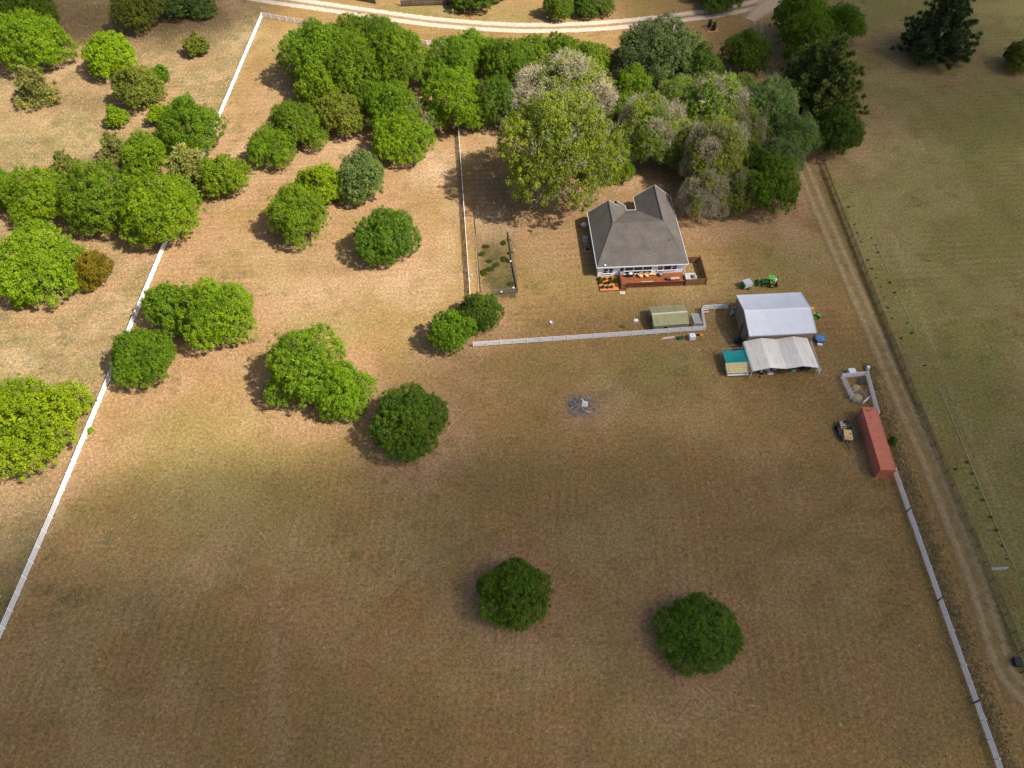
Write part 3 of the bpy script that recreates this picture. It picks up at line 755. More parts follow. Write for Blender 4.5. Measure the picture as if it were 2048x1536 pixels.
# roof planes with thickness
def slab(polys, t, name, m, parent):
    mb = MB()
    for p in polys:
        n = len(p); top = [Vector(q) for q in p]; bot = [q - Vector((0, 0, t)) for q in top]
        mb.add(top + bot, [tuple(range(n)), tuple(range(2 * n - 1, n - 1, -1))] + [(i, n + i, n + (i + 1) % n, (i + 1) % n) for i in range(n)])
    return mb.build(name, m, parent)
Z3, Z6 = EZ, 6.0
s_in = (Z6 - Z3) / 4.0
planes = [
    [(0, 0, Z3), (18, 0, Z3), (14.2, 9.2, Z6), (4.1, 9.2, Z6)],
    [(0, 16, Z3), (0, 0, Z3), (4.1, 9.2, Z6), (4.1, 16, Z6)],
    [(18, 0, Z3), (18, 20.2, Z3), (14.2, 20.2, Z6), (14.2, 9.2, Z6)],
    [(4.1, 9.2, Z6), (14.2, 9.2, Z6), (10.2, 16.2, Z3), (8.1, 16.2, Z3)],
    [(4.1, 9.2, Z6), (8.1, 16.2, Z3), (8.1, 17.6, Z3), (6.1, 17.6, Z6 - 2 * s_in), (6.1, 16, Z6 - 2 * s_in), (4.1, 16, Z6)],
    [(6.1, 16, Z6 - 2 * s_in), (6.1, 17.6, Z6 - 2 * s_in), (4.1, 17.6, Z3), (4.1, 16, Z3)],
    [(14.2, 9.2, Z6), (14.2, 20.2, Z6), (10.2, 20.2, Z3), (10.2, 16.2, Z3)],
]
ROOF = slab(planes, 0.16, 'roof', 'shingle', HO)
def cap(a, b):
    mb = MB(); mb.bar(Vector(a) + Vector((0, 0, .015)), Vector(b) + Vector((0, 0, .015)), .2, .05); mb.build('ridge_cap', 'shingle', ROOF)
cap((4.1, 9.2, Z6), (14.2, 9.2, Z6)); cap((4.1, 9.3, Z6), (4.1, 16, Z6)); cap((14.2, 9.3, Z6), (14.2, 20.2, Z6))
cap((0.05, 0.1, Z3), (4.1, 9.2, Z6)); cap((17.95, 0.1, Z3), (14.2, 9.2, Z6)); cap((6.1, 16.1, Z6 - 2 * s_in), (6.1, 17.6, Z6 - 2 * s_in))
for p in ((1208, 448, 4.6, 'dark_metal'), (1339, 480.5, 4.6, 'dark_metal')):
    q = HO.matrix_basis.inverted() @ V(p[0], p[1], p[2])
    mb = MB(); mb.tube([(q.x, q.y, q.z - .8), (q.x, q.y, q.z + .1)], .09, 8); mb.tube([(q.x, q.y, q.z + .1), (q.x, q.y, q.z + .2)], [.17, .12], 8); mb.build('vent_pipe', p[3], ROOF)
mb = MB(); mb.lump((1.6, .35, 3.2), .22, .22, .16, 1, .05); mb.build('flood_light', 'white_plastic', ROOF, True)
# fascia boards, one for each eave
def fascia(a, b, off):
    a, b = Vector(a) + Vector(off), Vector(b) + Vector(off)
    mb = MB(); mb.bar(a, b, .07, .26); mb.build('fascia', 'white_paint', HO)
fascia((-.02, 0, Z3 - .08), (18.02, 0, Z3 - .08), (0, -.04, 0)); fascia((0, 0.02, Z3 - .08), (0, 16, Z3 - .08), (-.04, 0, 0)); fascia((18, .02, Z3 - .08), (18, 20.2, Z3 - .08), (.04, 0, 0))
fascia((8.15, 16.2, Z3 - .08), (10.15, 16.2, Z3 - .08), (0, .04, 0)); fascia((8.1, 16.3, Z3 - .08), (8.1, 17.6, Z3 - .08), (.04, 0, 0)); fascia((10.2, 16.3, Z3 - .08), (10.2, 20.2, Z3 - .08), (-.04, 0, 0))
for (a, b) in (((0, 16, Z3), (4.1, 16, Z6)), ((4.1, 16, Z6), (6.1, 16, Z6 - 2 * s_in)), ((4.1, 17.6, Z3), (6.1, 17.6, Z6 - 2 * s_in)), ((6.1, 17.6, Z6 - 2 * s_in), (8.1, 17.6, Z3)), ((10.2, 20.2, Z3), (14.2, 20.2, Z6)), ((14.2, 20.2, Z6), (18, 20.2, Z3))):
    fascia(a, b, (0, .035, -.12))
# soffits
for (x, y, sx, sy) in ((9, .21, 17.9, .4), (.22, 8.2, .4, 15.4), (17.8, 10.2, .35, 19.4)):
    mb = MB(); mb.box(x, y, 2.70, sx, sy, .05); mb.build('soffit', 'white_paint', HO)
for x, y in ((w0, w0), (17.6, w0)):
    mb = MB(); mb.box(x, y, 0, .16, .16, 2.7); mb.build('corner_board', 'white_paint', HO)
# windows on the south wall
def window(x0, x1, z0, z1, bars=1, mull=0, m='window_glass', y=w0):
    mb = MB(); t = .08
    for a in ((x0 - t / 2, z0 - t, t, z1 - z0 + 2 * t), (x1 + t / 2, z0 - t, t, z1 - z0 + 2 * t)):
        mb.box(a[0], y - .03, a[1], a[2], .09, a[3])
    mb.box((x0 + x1) / 2, y - .032, z1, x1 - x0, .09, t); 
    f = mb.build('window', 'white_paint', HO)
    mb = MB(); mb.box((x0 + x1) / 2, y - .07, z0 - t, x1 - x0 + .3, .18, t * .98); mb.build('sill', 'white_paint', f)
    mb = MB(); mb.box((x0 + x1) / 2, y - .01, z0, x1 - x0, .04, z1 - z0); mb.build('pane', m, f)
    for i in range(bars):
        z = z0 + (z1 - z0) * (i + 1) / (bars + 1); mb = MB(); mb.box((x0 + x1) / 2, y - .04, z - .03, x1 - x0, .05, .06); mb.build('rail', 'white_paint', f)
    for i in range(mull):
        x = x0 + (x1 - x0) * (i + 1) / (mull + 1); mb = MB(); mb.box(x, y - .042, z0, .05, .05, z1 - z0); mb.build('muntin', 'white_paint', f)
window(1.47, 2.3, .85, 2.15); window(2.52, 3.32, .85, 2.15); window(12.25, 13.15, 1.1, 2.5); window(13.45, 14.85, 1.1, 2.5, 0); window(15.12, 15.98, 1.1, 2.5)
for x0, x1 in ((5.72, 7.3), (7.5, 9.15), (9.33, 11.0)):
    window(x0, x1, 1.28, 2.5, 0, 0, 'screen_mesh'); window(x0, x1, .45, 1.12, 0, 0, 'screen_mesh')
mb = MB(); mb.box(5.08, w0 - .05, .36, 1.02, .07, 2.05); d = mb.build('door', 'white_paint', HO)
mb = MB(); mb.box(5.08, w0 - .09, 1.25, .72, .03, 1.0); mb.build('pane', 'window_glass', d)
mb = MB(); mb.box(5.08, w0 - .09, .5, .72, .03, .62); mb.build('panel', 'light_metal', d)
mb = MB(); mb.lump((5.5, w0 - .13, 1.2), .05, .05, .05, 1, 0); mb.build('handle', 'dark_metal', d, True)
mb = MB(); mb.box(11.6, w0 - .06, 1.9, .18, .12, .28); mb.build('porch_light', 'weathered_white', HO)

# deck with railing, steps and privacy enclosure
DK = root('wooden_deck', 'red brown wooden deck with slatted railing across the back of the house', 'deck', HO.location, R(3.3))
DZ = 0.34
rnd = random.Random(5)
nb = 26
for i in range(nb):
    y = -2.92 + (i + .5) * (3.3 / nb); mb = MB(); mb.box(10.9, y, DZ - .035, 12.75, 3.3 / nb - .012, .035); mb.build('deck_board', 'deck_wood', DK)
mb = MB(); mb.box(10.9, -2.93, 0, 12.75, .05, DZ - .04); mb.build('skirt', 'rail_wood', DK)
mb = MB(); mb.box(4.53, -1.3, 0, .05, 3.2, DZ - .04); mb.build('skirt', 'rail_wood', DK)
PM = post_mesh(.1, 1.05, 'rail_wood', False); bal = MB(); bal.box(0, 0, .06, .108, .03, .92); BALM = bal.mesh('baluster', 'rail_wood')
for i in range(8):
    inst('post', PM, DK, (5.55 + i * (11.6 / 7), -2.9, DZ))
for i in range(92):
    inst('baluster', BALM, DK, (5.62 + i * (11.45 / 91), -2.9, DZ), (0, 0, 0), (1, 1, 1))
mb = MB(); mb.box(11.35, -2.9, DZ + 1.0, 11.9, .15, .04); mb.build('top_rail', 'deck_wood', DK)
for i in range(3): inst('post', PM, DK, (4.6, -2.9 + i * 1.55, DZ))
for i in range(23): inst('baluster', BALM, DK, (4.6, -2.82 + i * .14, DZ), (0, 0, R(90)))
mb = MB(); mb.box(4.6, -1.3, DZ + 1.0, .15, 3.3, .04); mb.build('top_rail', 'rail_wood', DK)
for k in range(2):
    mb = MB(); mb.box(4.75 + .4, -3.1 - k * .3, 0, 1.1, .3, DZ * (1 - (k + 1) / 3)); mb.build('step', 'rail_wood', DK)
mb = MB(); mb.box(0, 0, 0, 1.0, .65, .06); o = mb.build('stepping_slab', 'concrete'); o.location = HO.matrix_basis @ Vector((4.75, -4.2, 0)); o.rotation_euler = (0, 0, R(3)); tag(o, 'pale concrete slab at the foot of the deck steps', 'slab')
# privacy fence
EN = root('privacy_fence', 'brown cedar privacy fence enclosing the spa at the end of the deck', 'fence', HO.location, R(3.3))
bm = MB(); bm.box(0, 0, 0, .138, .02, 1.65); BM = bm.mesh('board', 'cedar_board')
for (a, b, h) in (((17.35, -3.0), (21.25, -3.0), 1.0), ((21.3, -2.95), (21.3, 3.1), 1.03), ((21.25, 3.15), (18.2, 3.15), 1.0)):
    a, b = Vector((*a, 0)), Vector((*b, 0)); d = b - a; n = int(d.length / .145)
    for i in range(n):
        q = a + d * ((i + .5) / n); inst('board', BM, EN, (q.x, q.y, .03), (0, 0, math.atan2(d.y, d.x)), (1, 1, h * rnd.uniform(.985, 1.015)))
    for hh in (.35, 1.45):
        off = Vector((-d.y, d.x, 0)).normalized() * .05
        mb = MB(); mb.bar(a + off + Vector((0, 0, hh)), b + off + Vector((0, 0, hh)), .05, .09); mb.build('rail', 'cedar_board', EN)
    mb = MB(); mb.bar(a + Vector((0, 0, 1.72)), b + Vector((0, 0, 1.72)), .14, .035); mb.build('cap_rail', 'cedar_board', EN)
for x, y in ((17.3, -3.05), (19.3, -2.9), (21.35, -3.05), (21.2, 0), (21.35, 3.2), (19.7, 3.07), (18.15, 3.2)):
    mb = MB(); mb.box(x, y, 0, .11, .11, 1.8); mb.build('post', 'cedar_board', EN)
def hloc(x, y, z=0): return HO.matrix_basis @ Vector((x, y, z))
def hroot(name, label, cat, x, y, z=0, rz=0, group=None): return root(name, label, cat, hloc(x, y, z), R(3.3) + rz, group)
sp = hroot('spa_tub', 'square grey white spa tub inside the cedar enclosure', 'spa', 18.55, -1.55)
mb = MB(); W, T = 1.05, .16
for (x, y, sx, sy) in ((0, -W + T / 2, 2 * W, T), (0, W - T / 2, 2 * W, T), (-W + T / 2, 0, T, 2 * W - 2 * T - .004), (W - T / 2, 0, T, 2 * W - 2 * T - .004)): mb.box(x, y, 0, sx, sy, .95)
mb.build('shell', 'weathered_white', sp, bevel=.04)
mb = MB(); mb.box(0, 0, .3, 2 * W - 2 * T - .01, 2 * W - 2 * T - .01, .48); mb.build('basin', 'stone_spa', sp)
mb = MB(); mb.lump((.35, .1, .82), .35, .5, .1, 4, .3); mb.build('folded_cover', 'dark_metal', sp)
mb = MB(); mb.tube([(1.2, .4, 0), (1.2, .4, .7)], .18, 10); o = mb.build('pump', 'grey_metal', sp)
# things on the deck
gr = hroot('grill', 'black grill with a white lid against the porch screens', 'grill', 6.7, -.25, DZ)
mb = MB(); mb.box(0, 0, .12, 1.15, .5, .65); mb.build('cart', 'black_plastic', gr, bevel=.03)
mb = MB(); mb.lump((.05, 0, .86), .42, .27, .2, 1, .0, 12, 8); mb.build('lid', 'white_plastic', gr, True)
for s in (-.68, .68):
    mb = MB(); mb.box(s, 0, .74, .28, .45, .04); mb.build('side_shelf', 'dark_metal', gr)
for s in (-.45, .45):
    mb = MB(); mb.wheel((s, -.2, .1), (1, 0, 0), .1, .05, 10); mb.build('wheel', 'rubber', gr)
def tub_chair(label, x, y, rz):
    c = hroot('wicker_chair', label, 'chair', x, y, DZ, rz, 'wicker chairs on the deck')
    mb = MB()
    n = 14; vs_ = []; fs = []
    for i in range(n + 1):
        a = math.pi * (-.12 + 1.24 * i / n)
        for rr, z in ((.50, .0), (.56, .75), (.44, .75), (.42, .42)):
            h = z if z < .5 else z - .22 * abs(math.cos(a)) ** 2
            vs_.append((rr * math.cos(a), rr * math.sin(a), h))
    for i in range(n):
        for k in range(3): fs.append((i * 4 + k, (i + 1) * 4 + k, (i + 1) * 4 + k + 1, i * 4 + k + 1))
    mb.add(vs_, fs); mb.build('backrest', 'wicker', c)
    mb = MB(); mb.lathe([(.40, .02), (.44, .1), (.44, .36), (.38, .42)], 16); mb.build('seat', 'wicker', c)
    mb = MB(); mb.lathe([(.36, .421), (.38, .47), (.3, .51)], 16); mb.build('cushion', 'plywood', c)
tub_chair('round wicker chair on the deck, next to the grill', 8.85, -.45, R(10))
tub_chair('round wicker chair on the deck, next to the wooden side table', 10.05, -.4, R(-8))
t = hroot('side_table', 'low light wood table on the deck beside a wicker chair', 'table', 11.3, -.2, DZ)
mb = MB(); mb.box(0, 0, .42, 1.15, .42, .05); mb.build('table_top', 'plywood', t)
for x in (-.5, .5):
    for y in (-.15, .15):
        mb = MB(); mb.box(x, y, 0, .06, .06, .42); mb.build('leg', 'plywood', t)
t = hroot('fire_pit', 'dark round fire table on the deck below the triple window', 'table', 12.85, -.3, DZ)
mb = MB(); mb.lathe([(.2, 0), (.22, .3), (.5, .42), (.52, .5), (.44, .52)], 18); mb.build('bowl', 'dark_metal', t)
mb = MB(); mb.lathe([(.38, .515), (.3, .54)], 18); mb.build('grate', 'grey_metal', t)
t = hroot('lounge_bench', 'long bench with a pale pink cushion by the deck railing', 'bench', 15.4, -1.6, DZ, R(3))
mb = MB(); mb.box(0, 0, .32, 1.85, .62, .07); mb.build('seat', 'rail_wood', t)
mb = MB(); mb.box(0, 0, .395, 1.8, .6, .12); mb.build('cushion', 'pink_cushion', t, bevel=.04)
for x in (-.8, .8):
    for y in (-.22, .22):
        mb = MB(); mb.box(x, y, 0, .07, .07, .32); mb.build('leg', 'rail_wood', t)
t = hroot('planter_pot', 'dark round pot beside the pink cushioned bench', 'pot', 14.05, -1.55, DZ)
mb = MB(); mb.lathe([(.22, 0), (.34, .42), (.36, .5), (.31, .5), (.28, .4)], 14); mb.build('pot', 'rail_wood', t)
mb = MB(); mb.lump((0, 0, .5), .28, .28, .1, 3, .2); mb.build('soil', 'charred', t)
t = hroot('picnic_bench', 'weathered slatted bench against the deck railing', 'bench', 9.8, -2.35, DZ)
for i in range(4):
    mb = MB(); mb.box(0, -.2 + i * .13, .42, 2.4, .11, .035); mb.build('slat', 'plywood' if i != 1 else 'wicker', t)
for x in (-1, 0, 1):
    mb = MB(); mb.box(x, 0, 0, .08, .45, .42); mb.build('leg', 'rail_wood', t)
# mulch bed with small plants
bed = hroot('mulch_bed', 'orange mulch bed with dark edging beside the deck', 'flower bed', 2.35, -1.65)
mb = MB(); mb.box(0, 0, 0, 3.8, 3.75, .06); mb.build('mulch', 'mulch', bed)
for (x, y, sx, sy) in ((0, -1.93, 4.0, .1), (-1.95, 0, .1, 3.74), (1.95, -.6, .1, 2.5)):
    mb = MB(); mb.box(x, y, 0, sx, sy, .14); mb.build('edging', 'black_plastic', bed)

# utilities along the west wall
t = hroot('satellite_dish', 'round pale grey dish on the west side of the house', 'dish', -.75, 14.3)
mb = MB(); mb.lathe([(.05, .0), (.35, .06), (.55, .2), (.57, .2), (.36, .02), (.05, -.05)], 20); d = mb.build('dish', 'light_metal', t, True); d.location = (0, 0, 1.05); d.rotation_euler = (R(18), R(-10), 0)
mb = MB(); mb.tube([(0, 0, 0), (0, 0, 1.02)], .05, 8); mb.build('pole', 'grey_metal', t)
t = hroot('heat_pump', 'pale square heat pump unit on the west side of the house', 'heat pump', -.85, 10.9)
mb = MB(); mb.box(0, 0, .08, .85, .85, .8); mb.build('cabinet', 'light_metal', t, bevel=.03)
mb = MB(); mb.lathe([(.33, .885), (.33, .91), (.1, .93)], 16); mb.build('fan_guard', 'grey_metal', t)
mb = MB(); mb.box(0, 0, 0, 1, 1, .075); mb.build('pad', 'concrete', t)
t = hroot('meter_cabinet', 'small grey cabinet beside the square heat pump', 'cabinet', -.8, 9.75)
mb = MB(); mb.box(0, 0, .1, .7, .6, .75); mb.build('cabinet', 'grey_metal', t, bevel=.02)
mb = MB(); mb.box(0, 0, 0, .8, .7, .09); mb.build('pad', 'concrete', t)
t = hroot('condenser_unit', 'dark round topped air conditioner on the west side of the house', 'air conditioner', -.65, 8.1)
mb = MB(); mb.lathe([(.48, .08), (.5, .12), (.5, .85), (.46, .9)], 20); mb.build('casing', 'dark_metal', t)
mb = MB()
for rr in (.14, .26, .38):
    mb.lathe([(rr, .905), (rr + .04, .905), (rr + .04, .93), (rr, .93)], 20)
mb.build('fan_guard', 'grey_metal', t)
mb = MB(); mb.box(0, 0, 0, 1.15, 1.15, .075); mb.build('pad', 'concrete', t)
# ---------------------------------------------------------------- ribbed sheet helper
def ribbed(corners, n, ribw, ribh, along=True):
    """four corners a,b,c,d (a->b across the ribs, a->d along them); raised ribs run from a-b to d-c"""
    a, b, c, d = [Vector(p) for p in corners]
    nrm = (b - a).cross(d - a).normalized()
    if nrm.z < 0: nrm = -nrm
    vs_, fs = [], []
    ts = []
    for i in range(n):
        t0 = i / n; w = ribw / n
        ts += [(t0, 0), (t0 + (1 / n) * .5 - w * .5, 0), (t0 + (1 / n) * .5 - w * .3, 1), (t0 + (1 / n) * .5 + w * .3, 1), (t0 + (1 / n) * .5 + w * .5, 0)]
    ts.append((1, 0))
    for t, h in ts:
        p = a.lerp(b, t); q = d.lerp(c, t)
        vs_ += [p + nrm * (ribh * h), q + nrm * (ribh * h)]
    for i in range(len(ts) - 1):
        fs.append((2 * i, 2 * i + 2, 2 * i + 3, 2 * i + 1))
    return vs_, fs
def ribpart(name, corners, n, m, parent, ribw=.35, ribh=.035, thick=.04):
    mb = MB(); mb.add(*ribbed(corners, n, ribw, ribh))
    o = mb.build(name, m, parent)
    if thick:
        sd = o.modifiers.new('sheet', 'SOLIDIFY'); sd.thickness = thick; sd.offset = 0
    return o

# ---------------------------------------------------------------- tan metal barn
BA = root('metal_barn', 'tan metal barn with a pale blue grey ribbed roof beside the lane', 'barn', (48.55, 92.9, 0), R(3.6))
hx, hy, ez, rz_ = 6.0, 4.7, 3.6, 4.75
for nm, cs, k in (('south', [(-hx, -hy, 0), (hx, -hy, 0), (hx, -hy, ez), (-hx, -hy, ez)], 30), ('north', [(hx, hy, 0), (-hx, hy, 0), (-hx, hy, ez), (hx, hy, ez)], 30),
                  ('west', [(-hx, hy, 0), (-hx, -hy, 0), (-hx, -hy, ez), (-hx, hy, ez)], 22), ('east', [(hx, -hy, 0), (hx, hy, 0), (hx, hy, ez), (hx, -hy, ez)], 22)):
    ribpart('wall', cs, k, 'tan_wall', BA, .3, .03, .03)
for sx in (-1, 1):
    mb = MB(); mb.add([(sx * hx, -hy, ez), (sx * hx, hy, ez), (sx * hx, 0, rz_ - .05)], [(0, 1, 2)]); mb.build('gable', 'tan_wall', BA)
ox, oy = .18, .25
sl = (rz_ - ez) / hy
ze = ez - oy * sl + .06
ribpart('roof', [(-hx - ox, -hy - oy, ze), (hx + ox, -hy - oy, ze), (hx + ox, 0, rz_ + .06), (-hx - ox, 0, rz_ + .06)], 40, 'barn_roof', BA, .36, .06)
ribpart('roof', [(hx + ox, hy + oy, ze), (-hx - ox, hy + oy, ze), (-hx - ox, 0, rz_ + .06), (hx + ox, 0, rz_ + .06)], 40, 'barn_roof', BA, .36, .06)
mb = MB(); w = .28
for s in (-1, 1): mb.add([(-hx - ox, 0, rz_ + .14), (hx + ox, 0, rz_ + .14), (hx + ox, s * w, rz_ + .14 - w * sl), (-hx - ox, s * w, rz_ + .14 - w * sl)], [(0, 1, 2, 3)])
mb.build('ridge_cap', 'barn_roof', BA)
for sx in (-1, 1):
    for s in (-1, 1):
        mb = MB(); mb.bar((sx * (hx + ox), s * (hy + oy), ze + .05), (sx * (hx + ox), 0, rz_ + .11), .1, .16); mb.build('rake_trim', 'light_metal', BA)
for s in (-1, 1):
    mb = MB(); mb.bar((-hx - ox, s * (hy + oy + .05), ze - .02), (hx + ox, s * (hy + oy + .05), ze - .02), .1, .14); mb.build('gutter', 'light_metal', BA)
for y in (-2.6, .1):                                   # roll-up doors on the west side
    mb = MB()
    for i in range(10): mb.box(-hx - .05, y, .02 + i * .28, .05, 2.2, .265)
    d = mb.build('door', 'tan_door', BA)
    for s in (-1.17, 1.17):
        mb = MB(); mb.box(-hx - .07, y + s, 0, .1, .12, 2.95); mb.build('jamb', 'dark_metal', d)
    mb = MB(); mb.box(-hx - .1, y, 2.85, .18, 2.5, .3); mb.build('drum_box', 'tan_wall', d)
dp = root('entry_door', 'white entry door standing open at the far corner of the barn', 'door', BA.matrix_basis @ Vector((-hx - .08, 3.6, 0)), R(3.6) + R(205))
mb = MB(); mb.box(.46, 0, .05, .92, .05, 2.05); mb.build('panel', 'white_paint', dp)
mb = MB(); mb.box(.46, .03, 1.3, .5, .02, .6); mb.build('pane', 'window_glass', dp)
mb = MB(); mb.lump((.85, -.06, 1.05), .05, .05, .05, 1, 0); mb.build('handle', 'dark_metal', dp, True)

# ---------------------------------------------------------------- double carport
CP = root('carport', 'double peaked off-white metal carport attached to the barn front', 'carport', (48.15, 84.55, 0), R(3.9))
cw, cd, ce, cpk, cv = 5.8, 3.35, 2.1, 2.85, 2.3
xs_ = [-cw, -cw / 2 - .05, .05, cw / 2 + .1, cw]; zs_ = [ce, cpk, cv, cpk, ce]
for i in range(4):
    ribpart('roof_sheet', [(xs_[i], cd, zs_[i]), (xs_[i], -cd, zs_[i]), (xs_[i + 1], -cd, zs_[i + 1]), (xs_[i + 1], cd, zs_[i + 1])], 1, 'carport_roof', CP, .0, .0, .05)
    a, b = Vector((xs_[i], 0, zs_[i])), Vector((xs_[i + 1], 0, zs_[i + 1]))
    for k in range(1, 12):
        q = a.lerp(b, k / 12); mb = MB(); mb.box(q.x, 0, q.z + .02, .07, cd * 2, .035); mb.build('rib', 'carport_roof', CP)
    for s in (-cd, cd):
        mb = MB(); mb.bar(a + Vector((0, s, -.03)), b + Vector((0, s, -.03)), .08, .12); mb.build('edge_trim', 'white_paint', CP)
for s in (-1, 1):                                      # rounded eaves turned down
    pts = [(s * cw, ce), (s * (cw + .16), ce - .1), (s * (cw + .22), ce - .32)]
    mb = MB()
    for (x0, z0), (x1, z1) in zip(pts[:-1], pts[1:]): mb.add([(x0, -cd, z0), (x0, cd, z0), (x1, cd, z1), (x1, -cd, z1)], [(0, 1, 2, 3)])
    mb.build('eave', 'carport_roof', CP)
for x in (-cw - .12, .05, cw + .12):
    for y in (-cd + .1, 0, cd - .3):
        if abs(x) < 1 and y < -1: continue
        mb = MB(); mb.box(x, y, 0, .09, .09, (ce if abs(x) > 1 else cv) - .08); mb.build('post', 'white_paint', CP)
sf = fence('board_fence', 'white rail panel leaning along the east side of the carport', [(54.75, 88.2), (54.85, 81.6)], heights=(.5, .9, 1.3), bay=3.3)

# ---------------------------------------------------------------- animal pen and coop
PN = root('animal_pen', 'wire pen roofed with a teal tarp beside the carport', 'pen', V(1469.4, 717, .0), R(3.5))
PN.location = V(1470, 712, 1.5) * Vector((1, 1, 0))
pw, pd = 2.05, 1.65
for x in (-pw, -.05, pw):
    for y in (-pd, pd):
        mb = MB(); mb.tube([(x, y, 0), (x, y, 1.75)], .03, 6); mb.build('post', 'light_metal', PN)
for z in (.1, 1.7):
    for (a, b) in (((-pw, -pd), (pw, -pd)), ((-pw, pd), (pw, pd)), ((-pw, -pd), (-pw, pd)), ((pw, -pd), (pw, pd))):
        mb = MB(); mb.tube([(*a, z), (*b, z)], .028, 6); mb.build('rail', 'light_metal', PN)
for (a, b) in (((-pw, -pd), (pw, -pd)), ((pw, pd), (-pw, pd)), ((-pw, pd), (-pw, -pd)), ((pw, -pd), (pw, pd))):
    mb = MB(); mb.add([(*a, .1), (*b, .1), (*b, 1.7), (*a, 1.7)], [(0, 1, 2, 3)]); mb.build('mesh_panel', 'wire_mesh', PN)
mb = MB(); n = 14; rnd = random.Random(9); vs_ = []; fs = []
for j in range(n + 1):
    for i in range(n + 1):
        u, v = i / n, j / n
        z = 1.74 - .22 * math.sin(math.pi * u) * math.sin(math.pi * v) + rnd.uniform(-.035, .035)
        e = .12 * math.sin(u * 9) if j == n else 0
        vs_.append((-pw + .02 + 2 * (pw - .02) * u + rnd.uniform(-.02, .02), -pd + (2 * pd - .55 + e) * v, z))
for j in range(n):
    for i in range(n): fs.append((j * (n + 1) + i, j * (n + 1) + i + 1, (j + 1) * (n + 1) + i + 1, (j + 1) * (n + 1) + i))
mb.add(vs_, fs); mb.build('tarp', 'teal_tarp', PN, True)
CO = root('chicken_coop', 'small white coop with a yellowed ribbed roof in front of the teal tarp', 'coop', V(1476.5, 735, 1.5) * Vector((1, 1, 0)), R(3.5))
mb = MB(); mb.box(0, .1, .45, 3.9, 1.5, .75); mb.build('wall', 'weathered_white', CO)
ribpart('roof', [(-2.15, -.95, 1.18), (2.15, -.95, 1.18), (2.15, 1.0, 1.62), (-2.15, 1.0, 1.62)], 14, 'coop_roof', CO, .5, .05)
for i in range(1, 4):
    mb = MB(); mb.box(0, -.95 + i * .48, 1.24 + i * .11, 4.2, .08, .03, rx=math.atan2(.44, 1.95)); mb.build('batten', 'straw', CO)
for x in (-1.9, 1.9):
    for y in (-.6, .8):
        mb = MB(); mb.box(x, y, 0, .09, .09, .5 if y < 0 else .5); mb.build('leg', 'weathered_white', CO)
for x in (-1.25, .0, 1.3):
    mb = MB(); mb.box(x, -.67, .62, .3, .04, .35); mb.build('vent', 'dark_metal', CO)
mb = MB(); mb.box(0, -.82, .42, 3.8, .3, .05); mb.build('ledge', 'white_paint', CO)

# ---------------------------------------------------------------- olive shed, greenhouse frame
SH = root('garden_shed', 'low shed with an olive ribbed gable roof behind the white fence', 'shed', (29.35, 94.15, 0), R(5.5))
sx_, sy_, se, sr = 3.35, 2.4, 1.75, 2.4
mb = MB(); mb.box(0, 0, 0, 6.4, 4.3, 1.7); mb.build('wall', 'shed_wall', SH)
for s in (-1, 1):
    mb = MB(); mb.add([(s * 3.2, -2.15, 1.68), (s * 3.2, 2.15, 1.68), (s * 3.2, 0, 2.33)], [(0, 1, 2)]); mb.build('gable', 'shed_wall', SH)
ribpart('roof', [(-sx_, -sy_, se), (sx_, -sy_, se), (sx_, 0, sr), (-sx_, 0, sr)], 24, 'shed_roof', SH, .4, .04)
ribpart('roof', [(sx_, sy_, se), (-sx_, sy_, se), (-sx_, 0, sr), (sx_, 0, sr)], 24, 'shed_roof', SH, .4, .04)
mb = MB(); mb.box(0, 0, sr + .02, 6.75, .34, .06); mb.build('ridge_cap', 'cream', SH)
mb = MB(); mb.box(-3.24, .2, 0, .06, 1.2, 1.6); mb.build('door', 'dark_board', SH)
mb = MB(); mb.box(-1.0, -2.18, .6, 1.0, .06, .7); w_ = mb.build('window', 'white_paint', SH)
mb = MB(); mb.box(-1.0, -2.22, .66, .86, .03, .58); mb.build('pane', 'window_glass', w_)
GH = root('greenhouse_frame', 'small clear paneled greenhouse frame in the fence corner', 'greenhouse', V(1392, 640.5, .9) * Vector((1, 1, 0)), R(8))
gw, gd, gz = .7, 1.15, 1.3
for x in (-gw, gw):
    for y in (-gd, gd):
        mb = MB(); mb.box(x, y, 0, .06, .06, gz + (.25 if x < 0 else 0)); mb.build('post', 'weathered_white', GH)
mb = MB(); mb.add([(-gw, -gd, gz + .25), (gw, -gd, gz), (gw, gd, gz), (-gw, gd, gz + .25)], [(0, 1, 2, 3)]); mb.build('roof_panel', 'clear_panel', GH)
for (a, b) in (((-gw, -gd), (gw, -gd)), ((gw, -gd), (gw, gd)), ((gw, gd), (-gw, gd)), ((-gw, gd), (-gw, -gd))):
    mb = MB(); za, zb = [gz + (.22 if p[0] < 0 else 0) for p in (a, b)]; mb.add([(*a, .05), (*b, .05), (*b, zb), (*a, za)], [(0, 1, 2, 3)]); mb.build('side_panel', 'clear_panel', GH)
for (a, b) in (((-gw, -gd, gz + .27), (gw, -gd, gz + .02)), ((gw, -gd, gz + .02), (gw, gd, gz + .02)), ((gw, gd, gz + .02), (-gw, gd, gz + .27)), ((-gw, gd, gz + .27), (-gw, -gd, gz + .27)), ((0, -gd, gz + .15), (0, gd, gz + .15))):
    mb = MB(); mb.bar(a, b, .06, .05); mb.build('roof_bar', 'weathered_white' if a[0] else 'light_metal', GH)

